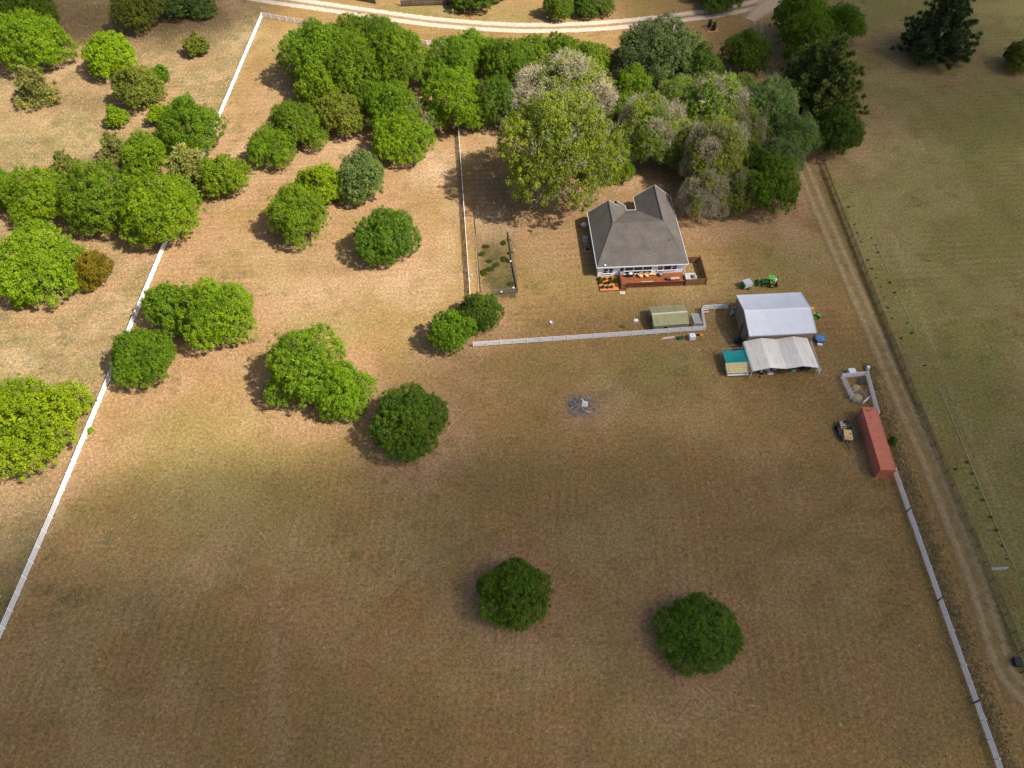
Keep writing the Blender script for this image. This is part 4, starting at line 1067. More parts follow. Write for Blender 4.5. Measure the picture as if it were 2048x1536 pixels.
# ---------------------------------------------------------------- red shipping container
CT = root('shipping_container', 'long red corrugated shipping container beside the white fence', 'container', (59.04, 60.57, 0), R(-1.4))
CL, CW, CH = 12.19, 2.44, 2.59
def corrug(a, b, h, n, depth, name):
    """vertical corrugated panel from a to b"""
    a, b = Vector(a), Vector(b); d = b - a; nr = Vector((d.y, -d.x, 0)).normalized(); mb = MB(); pts = []
    for i in range(n):
        for t, k in ((0, 0), (.3, 0), (.5, 1), (.8, 1)): pts.append(a + d * ((i + t) / n) - nr * (depth * k))
    pts.append(b)
    vs_ = []; fs = []
    for p in pts: vs_ += [p + Vector((0, 0, .14)), p + Vector((0, 0, h))]
    for i in range(len(pts) - 1): fs.append((2 * i, 2 * i + 2, 2 * i + 3, 2 * i + 1))
    mb.add(vs_, fs); return mb.build(name, 'container_red', CT)
corrug((.03, CL - .1, 0), (.03, .1, 0), CH - .08, 40, .045, 'side_panel'); corrug((CW - .03, .1, 0), (CW - .03, CL - .1, 0), CH - .08, 40, .045, 'side_panel')
corrug((.1, .04, 0), (CW - .1, .04, 0), CH - .08, 9, .045, 'end_panel')
ribpart('roof_panel', [(.1, .1, CH - .06), (.1, CL - .1, CH - .06), (CW - .1, CL - .1, CH - .06), (CW - .1, .1, CH - .06)], 36, 'container_red', CT, .5, .06, .02)
for x in (.06, CW - .06):
    for y in (.06, CL - .06):
        mb = MB(); mb.box(x, y, 0, .14, .14, CH - .005); mb.build('corner_post', 'container_red', CT)
        mb = MB(); mb.box(x, y, CH - .12, .19, .19, .13); mb.build('corner_casting', 'container_red', CT)
for z in (.02, CH - .12):
    for x in (.05, CW - .05):
        mb = MB(); mb.box(x, CL / 2, z, .1, CL - .3, .12); mb.build('side_rail', 'container_red', CT)
    for y in (.05, CL - .05):
        mb = MB(); mb.box(CW / 2, y, z, CW - .3, .1, .12); mb.build('end_rail', 'container_red', CT)
for s in (0, 1):
    mb = MB(); mb.box(CW * (.27 + .46 * s), CL - .06, .15, CW * .45, .06, CH - .3); d = mb.build('door', 'container_red', CT)
    for k in (-.25, .25):
        mb = MB(); mb.tube([(CW * (.27 + .46 * s) + k, CL, .2), (CW * (.27 + .46 * s) + k, CL, CH - .2)], .025, 6); mb.build('lock_rod', 'grey_metal', d)
# faded white shipping letters and a small yellow mark near the far end of the west side
rnd = random.Random(3)
mb = MB()
for i, (yy, zz, ww, hh) in enumerate(((CL - 1.1, 2.05, .14, .34), (CL - 1.4, 2.0, .16, .38), (CL - 1.68, 2.02, .12, .34), (CL - 1.2, 1.6, .13, .28), (CL - 1.48, 1.58, .15, .28), (CL - 1.85, 1.95, .12, .4))):
    mb.box(-.012, yy, zz, .012, ww, hh)
mb.build('lettering', 'weathered_white', CT)
mb = MB(); mb.box(-.012, CL - 3.4, 1.6, .012, .3, .25); mb.build('mark', 'straw', CT)
mb = MB()
for (x, y, a, b2) in ((.8, CL - .7, .7, .18), (1.5, CL - .45, .6, .12), (1.2, 6.2, .5, .12), (.9, CL - 2.1, .35, .1)): mb.lump((x, y, CH - .03), a / 2, b2, .025, int(y * 10), .4)
mb.build('rust_patch', 'rust', CT)

# ---------------------------------------------------------------- compost pen contents
def at0(px, py, z=0.0): 
    v = V(px, py, z); return Vector((v.x, v.y, 0))
RG = root('wire_ring', 'round grey wire compost ring inside the white fenced pen', 'compost ring', at0(1716.5, 794, .5))
mb = MB(); n = 30
for z in (.05, .3, .55, .8, 1.02):
    mb.tube([(1.22 * math.cos(2 * math.pi * i / n), 1.22 * math.sin(2 * math.pi * i / n), z) for i in range(n + 1)], .022 if z < 1 else .035, 5, False)
for i in range(n):
    a = 2 * math.pi * i / n; mb.tube([(1.22 * math.cos(a), 1.22 * math.sin(a), 0), (1.22 * math.cos(a), 1.22 * math.sin(a), 1.05)], .014, 4, False)
mb.build('wire', 'grey_metal', RG)
mb = MB(); mb.lathe([(1.2, .02), (1.21, .45), (1.2, .46), (1.19, .03)], 28); mb.build('liner', 'wire_mesh', RG)
mb = MB(); mb.lump((0, 0, .05), 1.05, 1.05, .4, 5, .15, 16, 8); mb.build('compost', 'straw', RG)
o = MB().lump((0, 0, .1), .9, .7, .35, 8, .3).build('soil_heap', 'charred'); o.location = at0(1722, 764); tag(o, 'dark heap of soil in the pen corner', 'heap')
o = MB().lump((0, 0, .05), .7, .5, .25, 9, .3).build('weed_heap', 'straw'); o.location = at0(1712, 775); tag(o, 'small heap of pulled weeds in the pen', 'heap')
p = root('pallet_gate', 'white slatted gate panel leaning between ring and container', 'gate', at0(1729, 805), R(38))
for i in range(5):
    mb = MB(); mb.box(0, 0, .12 + i * .24, 1.5, .04, .14); mb.build('slat', 'white_vinyl', p)
for s in (-.72, .72):
    mb = MB(); mb.box(s, .03, 0, .1, .05, 1.3); mb.build('stile', 'white_vinyl', p)
p = root('slab_crate', 'white crate against the far side of the compost pen', 'crate', at0(1703, 744, .5), R(4))
mb = MB(); mb.box(0, 0, .1, 1.2, 1.0, .8); mb.build('body', 'weathered_white', p, bevel=.03)
mb = MB(); mb.box(0, 0, .905, 1.26, 1.06, .06); mb.build('lid', 'white_plastic', p, bevel=.02)
for s in (-.45, .45):
    mb = MB(); mb.box(s, 0, 0, .12, 1.0, .1); mb.build('skid', 'weathered_white', p)
def barrel(label, px, py, r=.3, h=.85, m='white_plastic', name='barrel', cat='barrel', rings=True):
    b = root(name, label, cat, at0(px, py, h / 2))
    mb = MB(); mb.lathe([(r * .92, 0), (r, .06), (r, h * .32), (r * 1.04, h * .34), (r * 1.04, h * .36), (r, h * .38), (r, h * .66), (r * 1.04, h * .68), (r * 1.04, h * .7), (r, h * .72), (r, h - .05), (r * .93, h)], 18); mb.build('body', m, b, False)
    mb = MB(); mb.lathe([(r * .85, h + .002), (r * .85, h + .02), (r * .8, h + .03)], 18); mb.build('lid', m, b)
    return b
barrel('white barrel standing on the lane edge beyond the compost pen', 1735.5, 736)

# ---------------------------------------------------------------- loaded trailer by the container
TR = root('flatbed_trailer', 'low dark trailer loaded with tan panels and black tarps beside the container', 'trailer', at0(1689.5, 866), R(-3))
mb = MB(); mb.box(0, 0, .5, 1.95, 3.9, .1); mb.build('bed', 'dark_board', TR)
for s in (-1, 1):
    mb = MB(); mb.box(s * .97, 0, .6, .06, 3.9, .28); mb.build('side_rail', 'dark_metal', TR)
    for y in (-.55, .35):
        mb = MB(); mb.wheel((s * 1.2, y, .35), (1, 0, 0), .35, .22); w = mb.build('wheel', 'rubber', TR)
        mb = MB(); mb.disc((s * 1.2, y, .35), (1, 0, 0), .2, .14); mb.build('hub', 'grey_metal', w)
    mb = MB(); mb.box(s * 1.2, -.1, .78, .3, 1.9, .05); mb.build('fender', 'dark_metal', TR)
mb = MB(); mb.bar((-.8, -1.95, .5), (0, -3.3, .5), .09); mb.bar((.8, -1.95, .5), (0, -3.3, .5), .09); mb.tube([(0, -3.2, 0), (0, -3.2, .8)], .05, 8); mb.build('drawbar', 'dark_metal', TR)
pl = root('panel_stack', 'tan and yellowish panels stacked on the dark trailer', 'panels', TR.location + Vector((.12, -.75, .6)), R(-8))
for i, (x, y, sx, sy, rz2, m) in enumerate(((0, 0, 1.45, 2.0, 0, 'yellow_crate'), (.05, .05, 1.4, 1.8, .06, 'plywood'), (-.1, .2, 1.2, 1.3, -.1, 'yellow_crate'))):
    mb = MB(); mb.box(x, y, i * .09, sx, sy, .08, rz2); mb.build('panel', m, pl)
mb = MB(); mb.box(.35, .1, .275, .18, .25, .03); mb.build('handle_slot', 'black_plastic', pl)
cr = root('wooden_crate', 'open tan wooden crate on the trailer beside the black tarp', 'crate', TR.location + Vector((-.38, .82, .6)), R(-4))
for (x, y, sx, sy) in ((0, -.37, .95, .06), (0, .37, .95, .06), (-.45, 0, .06, .66), (.45, 0, .06, .66)):
    mb = MB(); mb.box(x, y, 0, sx, sy, .5); mb.build('side', 'plywood', cr)
mb = MB(); mb.box(0, 0, .02, .8, .64, .05); mb.build('bottom', 'plywood', cr)
mb = MB(); mb.box(0, .02, .505, .95, .3, .03); mb.build('lid_board', 'plywood', cr)
for lab, m, x, y, z, a in (('bunched black tarp on the trailer beside the container', 'black_tarp', .45, 1.15, .85, (.62, .85, .42)), ('grey tarp bundle at the back corner of the trailer', 'grey_metal', -.5, 1.6, .75, (.42, .38, .26))):
    mb = MB(); mb.lump((0, 0, 0), *a, 7, .22, 14, 9); o = mb.build('tarp_bundle', m); o.location = TR.location + Vector((x, y, z)); tag(o, lab, 'tarp')
tr_ = root('spare_tyre', 'black tyres stacked beside the loaded trailer', 'tyres', at0(1672, 858))
for i in range(2):
    mb = MB(); mb.wheel((0, .05 * i, .13 + i * .25), (0, .02, 1), .36, .24); 
    # axis is vertical: build ring by hand
    mb = MB(); prof = [(.2, 0), (.36, 0), (.4, .08), (.4, .16), (.36, .24), (.2, .24), (.2, 0)]; mb.lathe(prof, 16, (0, .06 * i, .25 * i)); mb.build('tyre', 'rubber', tr_)

# ---------------------------------------------------------------- tractor, box trailer, riding mower
def wheel_part(parent, c, r, w, rim='wheel_yellow', axis=(0, 1, 0), n=20):
    mb = MB(); mb.wheel(c, axis, r, w, n); wv = mb.build('wheel', 'rubber', parent)
    mb = MB(); mb.disc(c, axis, r * .58, w * .8, 16); mb.build('rim', rim, wv)
    mb = MB(); mb.disc(c, axis, r * .16, w * 1.02, 8); mb.build('hub', rim, wv)
TC = root('tractor', 'green compact tractor with front loader and yellow wheels', 'tractor', at0(1533, 569.5), R(176))
for s in (-1, 1):
    wheel_part(TC, (-.85, s * .68, .58), .58, .38); wheel_part(TC, (.75, s * .6, .36), .36, .25)
mb = MB(); mb.box(.15, 0, .45, 2.0, .4, .35); mb.build('chassis', 'dark_metal', TC)
mb = MB(); mb.add([(.1, -.3, .8), (1.1, -.26, .75), (1.1, .26, .75), (.1, .3, .8), (.1, -.28, 1.3), (1.05, -.2, 1.12), (1.05, .2, 1.12), (.1, .28, 1.3)], [(0, 3, 2, 1), (4, 5, 6, 7), (0, 1, 5, 4), (1, 2, 6, 5), (2, 3, 7, 6), (3, 0, 4, 7)]); mb.build('hood', 'tractor_green', TC, bevel=.05)
for s in (-1, 1):
    mb = MB(); mb.box(-.85, s * .66, 1.14, .9, .38, .06); mb.box(-.45, s * .66, .8, .06, .38, .36); mb.build('fender', 'tractor_green', TC)
mb = MB(); mb.box(-.75, 0, .85, .5, .5, .14); mb.box(-.98, 0, .99, .1, .5, .42); mb.build('seat', 'wheel_yellow', TC, bevel=.03)
mb = MB(); mb.tube([(0, 0, 1.3), (-.18, 0, 1.5)], .03, 6); mb.tube([(-.18 + .0, .18 * math.cos(a), 1.5 + .18 * math.sin(a) * .6) for a in [i * math.pi / 6 for i in range(13)]], .018, 5); mb.build('steering_wheel', 'black_plastic', TC)
for s in (-1, 1):
    mb = MB(); mb.tube([(-1.05, s * .55, .9), (-1.0, s * .55, 2.05)], .04, 6); mb.build('roof_post', 'black_plastic', TC)
mb = MB(); mb.box(-.5, 0, 2.05, 1.25, 1.15, .09); mb.build('canopy', 'canopy_green', TC, bevel=.05)
for s in (-1, 1):
    mb = MB(); mb.bar((0, s * .42, 1.2), (1.2, s * .42, .95), .1, .12); mb.bar((1.2, s * .42, .95), (1.75, s * .42, .45), .1, .12); mb.build('loader_arm', 'tractor_green', TC)
mb = MB()
prof = [(1.75, .75), (1.68, .3), (1.8, .06), (2.35, .03), (2.37, .06), (1.85, .1), (1.75, .32), (1.82, .74)]
n = len(prof); mb.add([(x, -.78, z) for x, z in prof] + [(x, .78, z) for x, z in prof], [(i, (i + 1) % n, n + (i + 1) % n, n + i) for i in range(n)])
for s in (-.78, .78): mb.add([(1.75, s, .75), (1.68, s, .3), (1.8, s, .06), (2.35, s, .05), (2.1, s, .5)], [(0, 1, 2, 3, 4)])
mb.build('loader_bucket', 'tractor_green', TC)
mb = MB(); mb.bar((-1.1, .3, .6), (-1.9, .1, .5), .07); mb.bar((-1.1, -.3, .6), (-1.9, -.1, .5), .07); mb.box(-1.95, 0, .1, .12, 1.3, .5); mb.bar((-1.6, -.3, .7), (-2.1, -.9, 1.7), .08); mb.build('rear_implement', 'dark_metal', TC)
for k, (dx, dy) in enumerate(((-1.45, -.38), (-1.62, -.62))):
    o = barrel(('white drum on the rear of the tractor, nearer the seat', 'white drum on the rear of the tractor, at the very end')[k], 0, 0, .24, .45, 'white_plastic', 'drum', 'drum')
    q = TC.matrix_basis @ Vector((dx, dy, .72)); o.location = q
BT = root('box_trailer', 'small white box trailer with a green front beside the tractor', 'trailer', at0(1491.5, 574), R(20))
mb = MB(); mb.box(0, 0, .42, 1.55, 1.35, 1.05); mb.build('box', 'weathered_white', BT, bevel=.03)
mb = MB(); mb.box(0, 0, 1.475, 1.6, 1.4, .05); mb.build('lid', 'light_metal', BT, bevel=.02)
mb = MB(); mb.box(-.83, 0, .35, .1, 1.2, .85); mb.build('front_panel', 'tractor_green', BT, bevel=.03)
mb = MB(); mb.bar((-.8, 0, .38), (-1.7, 0, .38), .09); mb.build('drawbar', 'tractor_green', BT)
for s in (-1, 1): wheel_part(BT, (.25, s * .8, .3), .3, .2)
MW = root('riding_mower', 'green riding mower with yellow seat parked against the barn', 'mower', at0(1631, 633), R(-32))
for s in (-1, 1):
    wheel_part(MW, (-.5, s * .42, .28), .28, .24); wheel_part(MW, (.6, s * .38, .2), .2, .16)
mb = MB(); mb.box(.1, 0, .25, 1.5, .5, .16); mb.build('chassis', 'black_plastic', MW)
mb = MB(); mb.add([(.1, -.28, .42), (.85, -.24, .42), (.85, .24, .42), (.1, .28, .42), (.1, -.25, .85), (.8, -.18, .72), (.8, .18, .72), (.1, .25, .85)], [(0, 3, 2, 1), (4, 5, 6, 7), (0, 1, 5, 4), (1, 2, 6, 5), (2, 3, 7, 6), (3, 0, 4, 7)]); mb.build('hood', 'canopy_green', MW, bevel=.05)
mb = MB(); mb.box(-.5, 0, .52, .7, .95, .12); mb.build('fender', 'tractor_green', MW, bevel=.04)
mb = MB(); mb.box(-.42, 0, .65, .45, .46, .12); mb.box(-.64, 0, .77, .1, .44, .35); mb.build('seat', 'wheel_yellow', MW, bevel=.04)
mb = MB(); mb.tube([(.08, 0, .8), (-.08, 0, 1.0)], .025, 6); mb.lathe([(.16, 0), (.18, .02), (.16, .04)], 12, (-.09, 0, 1.0)); mb.build('steering_wheel', 'black_plastic', MW)
mb = MB(); mb.box(.05, 0, .1, .55, 1.15, .14); mb.build('mower_deck', 'canopy_green', MW, bevel=.04)
o = barrel('yellow drum by the barn wall beyond the riding mower', 1624.5, 618, .3, .6, 'wheel_yellow', 'drum', 'drum')

# ---------------------------------------------------------------- other yard things
ST = root('stock_tank', 'round tank covered with a crumpled blue tarp beside the barn', 'tank', at0(1638, 680))
mb = MB(); mb.lathe([(.92, 0), (.95, .05), (.95, .55), (.98, .6), (.9, .6)], 24); mb.build('tank', 'dark_metal', ST)
mb = MB(); mb.lump((0, 0, .58), .93, .93, .16, 11, .24, 22, 10); mb.build('tarp', 'blue_tarp', ST)
c = root('cooler', 'cream cooler box beside the blue tarped tank', 'cooler', at0(1638.5, 691), R(-14))
mb = MB(); mb.box(0, 0, 0, .85, .42, .36); mb.build('body', 'cream', c, bevel=.03)
mb = MB(); mb.box(0, 0, .365, .89, .46, .08); mb.build('lid', 'white_plastic', c, bevel=.03)
TK = root('caged_tank', 'white caged water tank in front of the white fence corner', 'tank', at0(1384, 674, .5), R(6))
mb = MB(); mb.box(0, 0, .14, 1.1, .95, .95); mb.build('tank', 'white_plastic', TK, bevel=.08)
mb = MB(); mb.lathe([(.14, 1.09), (.14, 1.14), (.1, 1.15)], 12); mb.build('cap', 'light_metal', TK)
mb = MB(); mb.box(0, 0, 0, 1.2, 1.05, .13); mb.build('pallet', 'grey_metal', TK)
mb = MB()
for z in (.3, .65, 1.0):
    for (a, b) in (((-.58, -.5), (.58, -.5)), ((.58, -.5), (.58, .5)), ((.58, .5), (-.58, .5)), ((-.58, .5), (-.58, -.5))): mb.tube([(*a, z), (*b, z)], .015, 5)
mb.build('cage', 'light_metal', TK)
WC = root('garden_chair', 'dark green garden chair in front of the white fence', 'chair', at0(1360, 678), R(190))
mb = MB(); mb.box(0, 0, .38, .8, .6, .06); mb.build('seat', 'dark_teal', WC)
mb = MB(); mb.box(0, .32, .44, .8, .06, .5, rx=R(-12)); mb.build('backrest', 'dark_teal', WC)
for s in (-.42, .42):
    mb = MB(); mb.box(s, 0, .58, .08, .6, .05); mb.box(s, -.25, 0, .06, .06, .58); mb.box(s, .25, 0, .06, .06, .58); mb.build('arm', 'dark_teal', WC)
for s in (-.3, .3):
    for y in (-.2, .2):
        mb = MB(); mb.box(s, y, 0, .05, .05, .38); mb.build('leg', 'dark_teal', WC)
o = MB().box(0, 0, .0, 2.5, .3, .06).box(.2, .2, .0, 1.9, .14, .05).build('loose_board', 'concrete'); o.location = at0(1336.5, 676); o.rotation_euler = (0, 0, R(9)); tag(o, 'loose pale boards lying in front of the white fence', 'boards')
o = MB().lathe([(.3, 0), (.34, .04), (.3, .1), (.1, .12)], 16).build('lid_disc', 'orange_paint'); o.location = at0(1402.5, 670); tag(o, 'round orange lid at the fence corner', 'lid')
o = MB().lathe([(.16, 0), (.21, .3), (.22, .34), (.18, .34), (.16, .2)], 12).build('flower_pot', 'black_plastic'); o.location = at0(1396, 671); tag(o, 'dark empty pot beside the caged tank', 'pot')
rc = root('garden_cart', 'small white cart with red inside beside the short white fence', 'cart', at0(1409.5, 625), R(8))
mb = MB()
for (x, y, sx, sy) in ((0, -.3, 1.0, .06), (0, .3, 1.0, .06), (-.47, 0, .06, .54), (.47, 0, .06, .54)): mb.box(x, y, .25, sx, sy, .35)
mb.build('tub', 'white_plastic', rc)
mb = MB(); mb.box(0, 0, .24, .9, .54, .2); mb.build('load', 'red_paint', rc)
for s in (-.38, .38): wheel_part(rc, (.15, s, .17), .17, .08, 'red_paint')
mb = MB(); mb.tube([(-.5, 0, .3), (-.95, 0, .5)], .02, 6); mb.build('handle', 'dark_metal', rc)
BH = root('martin_house', 'white birdhouse on a tall pole beside the olive shed', 'birdhouse', at0(1268, 660.5))
mb = MB(); mb.tube([(0, 0, 0), (0, 0, 2.5)], .045, 8); mb.build('pole', 'straw', BH)
mb = MB(); mb.box(0, 0, 2.5, .6, .5, .42); mb.build('body', 'white_paint', BH)
mb = MB(); mb.add([(-.36, -.32, 2.92), (.36, -.32, 2.92), (.36, .32, 2.92), (-.36, .32, 2.92), (-.36, 0, 3.14), (.36, 0, 3.14)], [(0, 3, 2, 1), (0, 1, 5, 4), (2, 3, 4, 5), (1, 2, 5), (3, 0, 4)]); mb.build('roof', 'white_paint', BH)
mb = MB()
for x in (-.17, .17): mb.disc((x, -.255, 2.68), (0, 1, 0), .06, .02, 10)
mb.build('entry_hole', 'black_plastic', BH)
wb = root('feed_tub', 'small white tub on the grass below the house', 'tub', at0(1102.5, 646))
mb = MB(); mb.lathe([(.24, 0), (.32, .3), (.34, .32), (.3, .32), (.24, .06)], 14); mb.build('body', 'white_plastic', wb)
mb = MB(); mb.tube([(.33 * math.cos(a), .02, .3 + .25 * math.sin(a)) for a in [i * math.pi / 8 for i in range(9)]], .015, 5); mb.build('handle', 'grey_metal', wb)
wf = root('feed_bucket', 'pale bucket hanging on the edge-on white fence', 'bucket', at0(941.5, 551, .8) + Vector((.2, 0, 0)))
mb = MB(); mb.lathe([(.16, .7), (.2, 1.05), (.21, 1.08), (.17, 1.08)], 12); mb.build('body', 'light_metal', wf)
mb = MB(); mb.bar((-.22, 0, 1.08), (0, 0, 1.2), .03); mb.build('hook', 'grey_metal', wf)
# heap against the west wall of the barn
hp = root('junk_heap', 'dark blue covered heap beside the barn near the pen', 'heap', at0(1475, 683), R(10))
mb = MB(); mb.lump((0, 0, .4), .75, .6, .5, 4, .25, 14, 8); mb.build('cover', 'black_tarp', hp)
mb = MB(); mb.lump((-.25, .2, .72), .35, .3, .22, 6, .25); mb.build('blue_sheet', 'blue_paint', hp)
mb = MB(); mb.box(.5, -.65, 0, .5, .3, .25, R(20)); mb.build('red_can', 'red_paint', hp)

# things stored at the open front of the carport
c_ = root('push_mower', 'black push mower at the open front of the carport', 'mower', at0(1517, 741), R(15))
mb = MB(); mb.box(0, 0, .12, .8, .5, .16); mb.build('deck', 'dark_metal', c_, bevel=.04)
mb = MB(); mb.lathe([(.2, .28), (.2, .45), (.12, .5)], 12); mb.build('engine', 'black_plastic', c_)
for x in (-.35, .35):
    for y in (-.27, .27):
        mb = MB(); mb.wheel((x, y, .13), (0, 1, 0), .13, .06, 12); mb.build('wheel', 'rubber', c_)
mb = MB(); mb.tube([(-.35, -.2, .3), (-.95, -.22, .95), (-.95, .22, .95), (-.35, .2, .3)], .018, 5); mb.build('handle', 'light_metal', c_)
barrel('white bucket at the open front of the carport', 1522.8, 743, .2, .4, 'white_plastic', 'bucket', 'bucket')
barrel('dark and tan keg in front of the carport', 1526.2, 747, .25, .5, 'rust', 'keg', 'keg')
barrel('orange bucket on the grass in front of the carport', 1522.8, 753, .2, .38, 'orange_paint', 'bucket', 'bucket')
b_ = root('cardboard_box', 'tan box under the front edge of the carport', 'box', at0(1533.5, 740), R(6))
mb = MB(); mb.box(0, 0, 0, .75, .5, .5); mb.build('body', 'plywood', b_, bevel=.01)
for s in (-1, 1):
    mb = MB(); mb.box(0, s * .36, .5, .74, .22, .015, rx=s * R(-25)); mb.build('flap', 'plywood', b_)
tb = root('twin_feeder', 'white oblong tub with two dark openings in front of the carport', 'tub', at0(1540.2, 747), R(3))
mb = MB(); n = 20; prof = []
for i in range(n):
    a = 2 * math.pi * i / n; prof.append(((.28 if math.cos(a) > 0 else -.28) + .25 * math.cos(a), .25 * math.sin(a)))
mb.add([(x, y, 0) for x, y in prof] + [(x, y, .28) for x, y in prof], [tuple(range(n - 1, -1, -1)), tuple(range(n, 2 * n))] + [(i, (i + 1) % n, n + (i + 1) % n, n + i) for i in range(n)]); mb.build('body', 'white_plastic', tb)
for s in (-.22, .22):
    mb = MB(); mb.lathe([(.12, .275), (.12, .29), (.08, .295)], 14, (s, 0, 0)); mb.build('opening', 'black_plastic', tb)
b_ = root('fuel_can', 'dull red fuel can in front of the carport', 'can', at0(1549.5, 746.5), R(-10))
mb = MB(); mb.box(0, 0, 0, .5, .32, .36); mb.build('body', 'red_paint', b_, bevel=.05)
mb = MB(); mb.tube([(.15, 0, .36), (.25, 0, .48)], .04, 8); mb.build('spout', 'black_plastic', b_)
mb = MB(); mb.bar((-.15, 0, .42), (.08, 0, .42), .04); mb.build('handle', 'red_paint', b_)
b_ = root('generator', 'grey framed generator under the front edge of the carport', 'generator', at0(1547.5, 740.5), R(5))
mb = MB(); mb.box(0, 0, .12, .7, .5, .42); mb.build('engine', 'grey_metal', b_, bevel=.03)
for y in (-.32, .32):
    mb = MB(); mb.tube([(-.45, y, .05), (-.45, y, .65), (.45, y, .65), (.45, y, .05), (-.45, y, .05)], .025, 6); mb.build('frame', 'light_metal', b_)
b_ = root('wire_cage', 'rusty wire cage at the open front of the carport', 'cage', at0(1561.5, 744), R(4))
mb = MB()
for z in (.03, .3, .6):
    for (a, b) in (((-.7, -.4), (.7, -.4)), ((.7, -.4), (.7, .4)), ((.7, .4), (-.7, .4)), ((-.7, .4), (-.7, -.4))): mb.tube([(*a, z), (*b, z)], .02, 5)
for i in range(8):
    x = -.7 + 1.4 * i / 7
    for y in (-.4, .4): mb.tube([(x, y, 0), (x, y, .6)], .014, 4)
for i in range(8):
    x = -.7 + 1.4 * i / 7; mb.tube([(x, -.4, .6), (x, .4, .6)], .014, 4)
mb.build('wire', 'rust', b_)
barrel('dark green tub beside the blue bin under the carport', 1581, 740, .26, .5, 'tractor_green', 'tub', 'tub')
b_ = root('storage_bin', 'blue bin standing on a white box under the carport', 'bin', at0(1586.5, 741), R(4))
mb = MB(); mb.box(0, 0, 0, .6, .5, .4); mb.build('base_box', 'weathered_white', b_, bevel=.02)
mb = MB(); mb.box(0, .05, .405, .62, .45, .42); mb.build('bin', 'blue_paint', b_, bevel=.03)
mb = MB(); mb.box(0, .05, .83, .66, .5, .05); mb.build('lid', 'blue_paint', b_, bevel=.02)
AV = root('quad_bike', 'dark blue black quad bike parked under the carport', 'quad bike', at0(1610, 737), R(5))
for x in (-.6, .6):
    for y in (-.42, .42): wheel_part(AV, (x, y, .3), .3, .24, 'grey_metal')
mb = MB(); mb.lump((0, 0, .6), .9, .36, .28, 2, .06, 14, 8); mb.build('body', 'blue_paint', AV, True)
for x in (-.6, .6):
    mb = MB(); mb.lump((x, 0, .66), .42, .62, .12, 3, .04, 14, 8); mb.build('fender', 'black_plastic', AV, True)
mb = MB(); mb.lump((-.2, 0, .88), .45, .2, .1, 3, .03, 12, 6); mb.build('seat', 'black_plastic', AV, True)
mb = MB(); mb.tube([(.35, -.4, 1.05), (.45, 0, .98), (.35, .4, 1.05)], .025, 6); mb.build('handlebar', 'light_metal', AV)
barrel('small white canister at the east post of the carport', 1625.5, 733, .17, .5, 'white_plastic', 'canister', 'canister')

# brush pile in the pasture
BPX = at0(1163, 812)
br = root('brush_pile', 'grey pile of dead branches and boards out in the pasture', 'brush pile', BPX)
rnd = random.Random(21); mb = MB()
for i in range(210):
    a = rnd.uniform(0, 2 * math.pi); q = math.sqrt(rnd.random()) * 2.5; x, y = q * math.cos(a) * 1.05, q * math.sin(a) * .95
    L = rnd.uniform(.4, 1.7); t = rnd.uniform(0, 2 * math.pi); h = max(.04, .55 * (1 - q / 2.6) * rnd.random() + .05); dz = rnd.uniform(-.1, .45)
    p0 = Vector((x, y, h)); p1 = p0 + Vector((math.cos(t) * L, math.sin(t) * L, max(dz, -h + .03))); pm = (p0 + p1) / 2 + Vector((rnd.uniform(-.1, .1), rnd.uniform(-.1, .1), rnd.uniform(0, .1)))
    rr = rnd.uniform(.015, .05); mb.tube([p0, pm, p1], [rr, rr * .8, rr * .4], 5, False)
s_ = mb.build('branches', 'dead_wood', br); s_['kind'] = 'stuff'
mb = MB(); mb.lump((-.3, .1, .05), 1.7, 1.3, .28, 5, .3, 16, 8); mb.build('ash', 'charred', br)
mb = MB(); mb.box(.55, .1, .35, 1.0, 1.2, .05, R(-15), R(12)); mb.build('white_panel', 'weathered_white', br)
mb = MB(); mb.bar((.2, -1.0, .2), (1.4, -1.6, .3), .1, .14); mb.build('white_plank', 'white_paint', br)
mb = MB(); mb.bar((.1, -.9, .25), (.15, .1, .4), .08, .1); mb.build('white_plank', 'cream', br)
mb = MB(); mb.bar((-.1, 1.2, .5), (.5, .7, .35), .12, .16); mb.build('white_plank', 'weathered_white', br)
mb = MB(); mb.tube([(-1.8, -.5, .15), (-1.1, -.1, .3), (-.4, .1, .35)], [.1, .09, .05], 7); mb.build('log', 'pale_bark', br)

# garden plot edged with timber
GP = root('garden_plot', 'weedy timber edged garden plot beside the edge-on white fence', 'garden plot', at0(990, 520))
def bed_bar(p, q, h, m, w=.14):
    a, b = at0(*p) - GP.location, at0(*q) - GP.location; mb = MB(); mb.bar(a + Vector((0, 0, h / 2)), b + Vector((0, 0, h / 2)), w, h); mb.build('edging', m, GP)
bed_bar((948, 425), (955, 500), .2, 'grey_board'); bed_bar((955, 502), (962, 584), .2, 'grey_board'); bed_bar((951, 470), (957.5, 584), .14, 'straw', .1)
bed_bar((1016, 465), (1025, 530), .3, 'dark_board', .2); bed_bar((1025.5, 532), (1035, 581), .34, 'dark_board', .24)
bed_bar((986, 589), (1036, 584), .3, 'dark_board', .16); bed_bar((986, 583), (1035, 578.5), .3, 'grey_board', .16)
for i, (px, py) in enumerate(((1021.5, 524), (1027, 577), (1003, 587))):
    o = MB().lathe([(.13, 0), (.16, .25), (.17, .27), (.13, .27)], 12).build('plant_pot', 'white_plastic'); o.location = at0(px, py) + Vector((0, .25 if i == 2 else 0, .0)); tag(o, ('small white pot halfway along the dark plot edging', 'small white pot in the plot corner', 'small white pot at the end boards of the plot')[i], 'pot', 'white pots by the garden plot')

